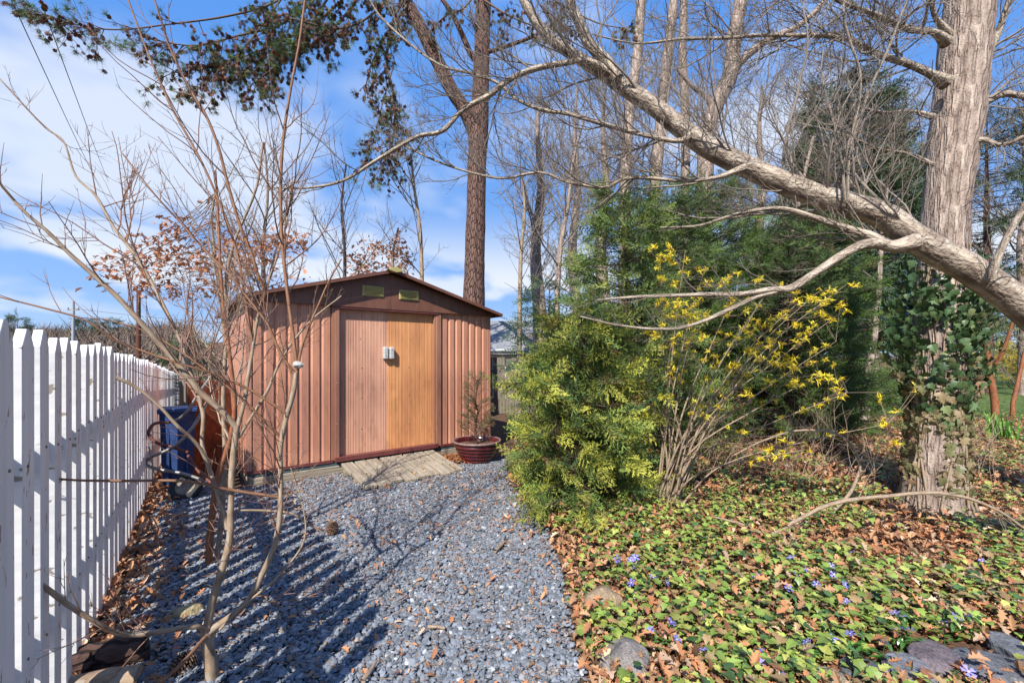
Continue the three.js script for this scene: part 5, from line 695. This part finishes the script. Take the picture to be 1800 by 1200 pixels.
{
  const rnd = RNG(141);
  // split log by the fence
  const lg = thing('fire_log', 'dark rotting piece of log lying against the fence foot', 'log', G(172, 1180), 0.5); const pts = [], rad = []; for (let k = 0; k <= 10; k++) { pts.push(V(-0.16 + 0.032 * k, 0.05, 0.01 * Math.sin(k))); rad.push(0.062 + 0.008 * Math.sin(k * 2.1)); } const S = new Geo(); S.tube(pts, rad, 14, 0.4, 0.22); part('bark', S.build(), M({ map: barkPineMap, color: lin(0.38, 0.34, 0.33), bumpMap: barkPineBump, bumpScale: 0.02, roughness: 1 }), lg);
  const l2 = thing('log_stub', 'short tan log stub in front of the dark rotting log', 'log', G(190, 1215), 0.35); const S2 = new Geo(); S2.tube([V(-0.12, 0.04, 0), V(0, 0.042, 0), V(0.1, 0.04, 0.01)], [0.04, 0.043, 0.04], 14, 0.3, 0.12); part('bark', S2.build(), MAT.stem, l2);
  rock('rock', 'smooth blue grey stone between the log and the shrub', 'rock', G(236, 1196), 0.085, 0.05, 0.06, 0.3, rockMat(0.26, 0.27, 0.31), 11);
  // pine cones with open scales
  const cg = (() => { const g = new Geo(); for (let j = 0; j < 9; j++) { const n = 9, y = j / 9; for (let k = 0; k < n; k++) { const a = (k + j * 0.38) / n * 6.283, rr = 0.42 * Math.sin(Math.PI * (0.25 + 0.7 * y)), o = V(Math.cos(a), 0, Math.sin(a)), s = V(-o.z, 0, o.x).multiplyScalar(0.13 * (1.2 - y * 0.6)), b = V(0, y - 0.08, 0).addScaledVector(o, 0.06), e = V(0, y + 0.06, 0).addScaledVector(o, rr + 0.1); g.quad(b.clone().addScaledVector(s, 0.4), b.clone().addScaledVector(s, -0.4), e.clone().sub(s), e.clone().add(s)); g.quad(e.clone().sub(s), e.clone().add(s), e.clone().add(s).add(V(0, -0.05, 0)), e.clone().sub(s).add(V(0, -0.05, 0))); } } g.tube([V(0, 0, 0), V(0, 0.5, 0), V(0, 0.95, 0)], [0.12, 0.14, 0.04], 7); return g.build(); })();
  for (const [x, y, lb] of [[584, 946, 'open brown pine cone on the gravel below the ramp'], [339, 1172, 'open dark pine cone beside the shrub trunk']]) { const t = thing('pine_cone', lb, 'pine cone', G(x, y).setY(0.06)); const m = part('scales', cg, M({ color: lin(0.17, 0.10, 0.065), roughness: 0.85, side: THREE.DoubleSide }), t); m.scale.setScalar(0.085); m.rotation.set(0.9, rnd() * 6, 0.9); m.position.y = -0.02; }
  // sticks on the gravel
  for (const [a, b, w, lb] of [[[1520 / 3 + 130, 1070 / 3 + 840], [1590 / 3 + 130, 970 / 3 + 840], 9, 'thick pale stick lying on the gravel near the path middle'], [[870, 968], [886, 952], 7, 'short tan stick on the open gravel'], [[752, 1101], [782, 1104], 6, 'pale stick on the gravel near the leaf edge']]) { const p = G(...a, 0.04), q = G(...b, 0.04), S = new Geo(); S.tube([p, p.clone().lerp(q, 0.5).add(V(0.006, 0.004, 0)), q], [w, w * 0.9, w * 0.75].map(v => v / 2 / FPX * -p.z), 7, 0.2, 0.1); const o = part('stick', S.build(), MAT.stem, scene); tag(o, lb, 'stick'); }
  // the long arching cane that lies over the ivy
  const cane = thing('fallen_cane', 'long pale arching cane lying across the ivy in front of the old tree', 'branch', G(1350, 938)), B = new Geo(), [p, r] = tri([[1255, 908, 3], [1300, 920, 5], [1352, 938, 7], [1400, 915, 8], [1450, 890, 8], [1500, 878, 8], [1560, 872, 7], [1640, 866, 7], [1700, 875, 6], [1760, 900, 5], [1800, 928, 4], [1840, 960, 3]], 3.1, 2.9, 6), q = p.map(v => v.clone().sub(cane.position)); B.tube(q, r, 7, 0.2, 0.06); part('stem', B.build(), MAT.stem, cane); const C = new Geo(); sprout(C, rnd, q, r, 1, 0.8, { dens: 16, maxLen: 0.45 }); part('twigs', C.build(), MAT.twigPale, cane).userData.kind = 'stuff';
  const c2 = thing('fallen_cane', 'forked pale dead branch standing out of the ivy beside the old trunk', 'branch', G(1465, 890)), B2 = new Geo(), [p2, r2] = tri([[1465, 898, 8], [1492, 870, 8], [1505, 845, 7], [1512, 820, 6], [1500, 785, 5], [1470, 762, 4], [1400, 757, 4], [1340, 775, 3], [1290, 800, 3]], 3.4, 3.5, 6), q2 = p2.map(v => v.clone().sub(c2.position)); B2.tube(q2, r2, 7, 0.2, 0.06); part('stem', B2.build(), MAT.stem, c2); const C2 = new Geo(); sprout(C2, rnd, q2, r2, 1, 0.9, { dens: 18, maxLen: 0.5 }); part('twigs', C2.build(), MAT.twigPale, c2).userData.kind = 'stuff';
}
{ // tangle of thin bare shoots low in the bed
  const rnd = RNG(142); for (const [x, y, lb] of [[1250, 830, 'tangle of thin bare shoots behind the yellow flowering shrub'], [1395, 850, 'thin bare shoots between the flowering shrub and the old tree'], [1550, 860, 'thin bare shoots at the foot of the old tree'], [1700, 850, 'thin bare shoots past the old tree']]) { const b = G(x, y), t = thing('bare_shoots', lb, 'shrub', b), B = new Geo(); for (let k = 0; k < 16; k++) twig(B, rnd, V(rnd.s() * 0.3, 0, rnd.s() * 0.2), V(rnd.s() * 0.8, 1, rnd.s() * 0.6), rnd.r(0.4, 0.9), 0.004, 1, { dens: 8, wig: 0.15 }); part('shoots', B.build(), MAT.twigPale, t).userData.kind = 'stuff'; }
}
// daffodil clumps
for (const [x, y, n, lb] of [[1748, 770, 46, 'larger clump of bright green daffodil leaves past the old tree'], [1776, 776, 24, 'smaller clump of bright green daffodil leaves']]) {
  const rnd = RNG(150 + n), t = thing('daffodil_clump', lb, 'plant', G(x, y)), m = [leafMat(0.12, 0.30, 0.04, 0.45, 0.25), leafMat(0.17, 0.36, 0.05, 0.45, 0.25)];
  for (let k = 0; k < n; k++) { const B = new Geo(), a = rnd() * 6.28, h = rnd.r(0.26, 0.48), l = rnd.r(0.05, 0.2), p = V(rnd.s() * 0.09, 0, rnd.s() * 0.09), d = V(Math.cos(a), 0, Math.sin(a)), s = V(-d.z, 0, d.x).multiplyScalar(0.010), c = [0, 0.4, 0.75, 1].map(f => p.clone().addScaledVector(d, l * f * f).add(V(0, h * f - 0.05 * f * f * f, 0))); for (let j = 0; j < 3; j++) B.quad(c[j].clone().sub(s), c[j].clone().add(s), c[j + 1].clone().addScaledVector(s, j < 2 ? 1 : 0.15), c[j + 1].clone().addScaledVector(s, j < 2 ? -1 : -0.15)); part('leaf', B.build(), m[k % 2], t); }
}

// ------------------------------------------------------------------ things stored between fence and shed
{
  const rnd = RNG(161), at = V(-3.36, -0.05, -4.35), BLUE = M({ map: rep(speckMap, 1, 1), color: lin(0.035, 0.10, 0.32), roughness: 0.6 });
  const bin = thing('recycling_bin', 'blue plastic bin standing between the fence and the shed', 'bin', at, 0.62); bin.scale.set(0.74, 0.92, 0.74);
  part('body', new THREE.CylinderGeometry(0.27, 0.22, 0.82, 4, 1).rotateY(Math.PI / 4).translate(0, 0.46, 0), BLUE, bin);
  part('rim', box(0.43, 0.05, 0.43, 0, 0.88, 0, 0.015), BLUE, bin); for (const x of [-0.1, 0.0, 0.1]) part('rib', box(0.03, 0.7, 0.02, x, 0.45, 0.175, 0.006), BLUE, bin); part('foot', box(0.36, 0.1, 0.36, 0, 0.05, 0, 0.02), BLUE, bin);
  const tube = (pts, r) => { const [p, q] = smooth(pts, pts.map(() => r), 8), S = new Geo(); S.tube(p, q, 9); return S.build(); }, RUST = M({ map: stemMap, color: lin(0.45, 0.16, 0.12), roughness: 0.6 }), GALV = M({ map: speckMap, color: lin(0.5, 0.48, 0.46), roughness: 0.45, metalness: 0.6 });
  const w = thing('hand_cart', 'old hand cart with looped rusty handle and small wheel in front of the blue bin', 'hand cart', V(-2.98, 0, -3.95));
  part('handle', tube([P(300, 742, 4.1), P(270, 745, 4.0), P(261, 762, 3.95), P(275, 778, 3.95), P(300, 785, 3.98), P(330, 795, 4.0)].map(v => v.sub(w.position)), 0.014), RUST, w);
  part('frame', tube([P(365, 705, 4.1), P(335, 755, 4.0), P(305, 785, 3.95), P(262, 805, 3.9), P(254, 815, 3.9), P(275, 824, 3.9), P(320, 832, 3.92), P(360, 845, 3.95)].map(v => v.sub(w.position)), 0.015), GALV, w);
  part('frame', tube([P(375, 655, 4.15), P(350, 690, 4.1), P(322, 730, 4.05), P(300, 742, 4.1)].map(v => v.sub(w.position)), 0.014), GALV, w);
  part('frame', tube([P(330, 800, 4.0), P(350, 830, 3.95), P(372, 850, 3.9)].map(v => v.sub(w.position)), 0.013), RUST, w);
  const whl = part('wheel', new THREE.TorusGeometry(0.10, 0.035, 12, 30), M({ color: lin(0.02, 0.02, 0.022), roughness: 0.8 }), w); whl.position.copy(P(326, 857, 3.93)).sub(w.position); whl.rotation.set(-0.75, 0.25, 0.1); part('hub', new THREE.CylinderGeometry(0.075, 0.075, 0.05, 24).rotateX(Math.PI / 2), M({ map: speckMap, color: lin(0.42, 0.34, 0.25), roughness: 0.7 }), whl);
  const rp = thing('rusty_panel', 'rust brown sheet leaning against the side of the shed', 'metal sheet', V(-3.12, 0, -4.55), 1.1); const sh = part('sheet', box(0.42, 1.05, 0.012, 0, 0.52, 0), M({ map: rep(soilMap, 0.5, 0.5), color: lin(1.5, 0.62, 0.28), roughness: 0.9 }), rp); sh.rotation.x = -0.12;
  const ps = thing('wooden_post', 'weathered grey wooden post past the far end of the fence', 'post', V(-5.3, -0.4, -7.0)); part('shaft', box(0.11, 2.05, 0.11, 0, 1.0, 0, 0.01), MAT.woodGrey, ps); part('cap', box(0.13, 0.03, 0.13, 0, 2.04, 0), MAT.woodGrey, ps);
}
// neighbour's building and board fence seen past the shed's corner
{
  const h = thing('outbuilding', 'neighbouring grey roofed outbuilding glimpsed between the shed and the cypress', 'building', V(0.3, 0, -15), 0.15), ROOF = M({ map: rep(speckMap, 4, 4), color: lin(0.44, 0.45, 0.48), roughness: 0.95 });
  part('wall', box(6, 1.5, 4, 0, 0.75, 0), M({ color: lin(0.62, 0.62, 0.62), roughness: 0.8 }), h); const g = new THREE.Shape(); g.moveTo(-3.25, 0); g.lineTo(3.25, 0); g.lineTo(3.25, 0.06); g.lineTo(-3.25, 0.06); const courses = 12; for (let k = 0; k < courses; k++) { const c = part('shingle_course', box(6.5, 0.03, 0.27, 0, 0, 0), ROOF, h); c.position.set(0, 1.48 + k * 0.085, 2.25 - k * 0.19); c.rotation.x = 0.48; } part('fascia', box(6.5, 0.14, 0.04, 0, 1.42, 2.3), M({ color: lin(0.75, 0.75, 0.75), roughness: 0.7 }), h);
  const f = thing('board_fence', 'weathered grey board fence behind the shed and the cypress', 'fence', V(-0.9, 0, -9.6), 0.05), rnd = RNG(171); for (let k = 0; k < 30; k++) { const b = part('board', box(0.13, 1.25, 0.02, 0, 0.62, 0), MAT.woodGrey, f); b.position.set(k * 0.137, rnd.s() * 0.02, rnd.s() * 0.006); b.rotation.z = rnd.s() * 0.012; } for (const y of [0.3, 0.95]) part('rail', box(4.1, 0.08, 0.04, 2.0, y, -0.03), MAT.woodGrey, f);
}
// ------------------------------------------------------------------ far side of the valley
{
  const rnd = RNG(181), clump = (() => { const g = new Geo(), r = RNG(7); for (let k = 0; k < 34; k++) { const d = V(r.s(), r.r(-0.1, 1.1), r.s()).normalize(), s = V(r.s(), r.s(), r.s()).cross(d).normalize().multiplyScalar(0.022), o = V(r.s() * 0.35, r.r(0, 0.5), r.s() * 0.35); g.tri(o.clone().sub(s), o.clone().add(s), o.clone().addScaledVector(d, r.r(0.5, 1))); } return g.build(); })();
  const l = [], ev = []; for (let k = 0; k < 5200; k++) { const Z = 14 + 90 * Math.pow(rnd(), 0.8), x = rnd.r(-1.35, 0.1) * Z - 1, z = -Z; if (fenceT(x, z) > -1.2 && x < 0) continue; if (x > -6) continue; const b = rnd.r(0.6, 1.3), far = sstep(30, 50, Z), s = far ? rnd.r(1.8, 3.6) : rnd.r(0.5, 1.1); l.push({ p: V(x, gh(x, z) + far * rnd.r(0, 3.2), z), q: quat(rnd.s() * 0.3, rnd() * 6, rnd.s() * 0.3), s, c: lin(0.19 * b, 0.14 * b, 0.105 * b) }); }
  instanced('distant_woods', clump, M({ roughness: 1, side: THREE.DoubleSide }), l, scene, 'brown leafless brush and woods on the slope beyond the fence', 'woods');
  [[185, 62, 7.5, 191], [150, 70, 7.8, 192], [235, 66, 6.2, 193], [300, 60, 5.6, 194], [30, 75, 8.5, 195]].forEach(([x, d, h, sd], i) => { const X = (x - CX) / FPX * d; evergreen('distant_evergreen', 'dark green evergreen tree among the brown woods across the valley', 'evergreen tree', V(X, gh(X, -d), -d), { seed: sd, h, n: 70, y0: 0.1, rad: f => 3.0 * (1 - 0.75 * f), spray: 1.1, per: 5, trunk: 0.2, trunkMat: MAT.barkFar, cols: [[0.05, 0.09, 0.03], [0.07, 0.11, 0.035]] }, 'evergreens in the far woods'); });
  const pole = thing('utility_pole', 'grey utility pole beyond the picket fence carrying thin wires', 'utility pole', V((128 - CX) / FPX * 34, -1, -34)); part('shaft', new THREE.CylinderGeometry(0.09, 0.12, 6.6, 10).translate(0, 3.3, 0), M({ color: lin(0.33, 0.35, 0.36), roughness: 0.8 }), pole); part('crossarm', box(0.9, 0.08, 0.08, 0, 5.9, 0), M({ color: lin(0.25, 0.22, 0.2), roughness: 0.9 }), pole); for (const x of [-0.4, 0.4]) part('insulator', new THREE.CylinderGeometry(0.05, 0.06, 0.14, 8).translate(x, 6.02, 0), M({ color: lin(0.3, 0.25, 0.22), roughness: 0.4 }), pole);
  const wm = M({ color: lin(0.03, 0.03, 0.035), roughness: 0.7 }); const wire = (a, b, sag, lb) => { const S = new Geo(), pts = []; for (let k = 0; k <= 16; k++) { const f = k / 16; pts.push(a.clone().lerp(b, f).add(V(0, -sag * 4 * f * (1 - f), 0))); } S.tube(pts, pts.map(() => 0.012), 4); tag(part('overhead_wire', S.build(), wm, scene), lb, 'wire', 'overhead wires'); };
  const top = V((128 - CX) / FPX * 34, 5, -34); wire(P(-25, -96, 7.5), P(175, 330, 34), 0.1, 'thin overhead wire in the sky beyond the fence, the one farther from the pine');  wire(P(30, -110, 7.5), P(190, 320, 34), 0.1, 'thin overhead wire in the sky beyond the fence, the one closer to the pine'); wire(top, V(top.x + 22, 4.2, -52), 0.5, 'overhead wire leading from the grey utility pole');
  const rp = thing('brown_pole', 'reddish brown wooden pole beyond the fence behind the shrub', 'pole', V((243 - CX) / FPX * 20, -0.9, -20)); part('shaft', new THREE.CylinderGeometry(0.08, 0.10, 5.2, 10).translate(0, 2.6, 0), M({ map: woodMap, color: lin(0.35, 0.14, 0.10), roughness: 0.9 }), rp); part('cap', new THREE.CylinderGeometry(0.14, 0.14, 0.05, 10).translate(0, 5.2, 0), MAT.woodGrey, rp);
}
// hedge and shrubs past the lawn
{
  const rnd = RNG(201); [[1290, 17], [1370, 18], [1460, 17.5], [1560, 18.5], [1720, 19], [1790, 20], [1850, 18]].forEach(([x, d], i) => { const X = (x - CX) / FPX * d; evergreen('lawn_shrub', i === 4 ? 'yellow blooming shrub along the far edge of the lawn' : 'bushy evergreen shrub along the far edge of the lawn', 'shrub', V(X, 0, -d), { seed: 210 + i, h: 2.2 + (i % 3) * 0.5, n: 60, y0: 0.03, rad: f => 1.5 * (1 - 0.5 * f), spray: 0.5, per: 5, cols: i === 4 ? [[0.45, 0.36, 0.02]] : [[0.05, 0.09, 0.03], [0.09, 0.10, 0.04], [0.13, 0.10, 0.06]] }, 'shrubs along the far edge of the lawn'); });
}

scene.traverse(o => { if (o.isMesh) { o.castShadow = true; o.receiveShadow = true; } });
renderer.render(scene, camera);
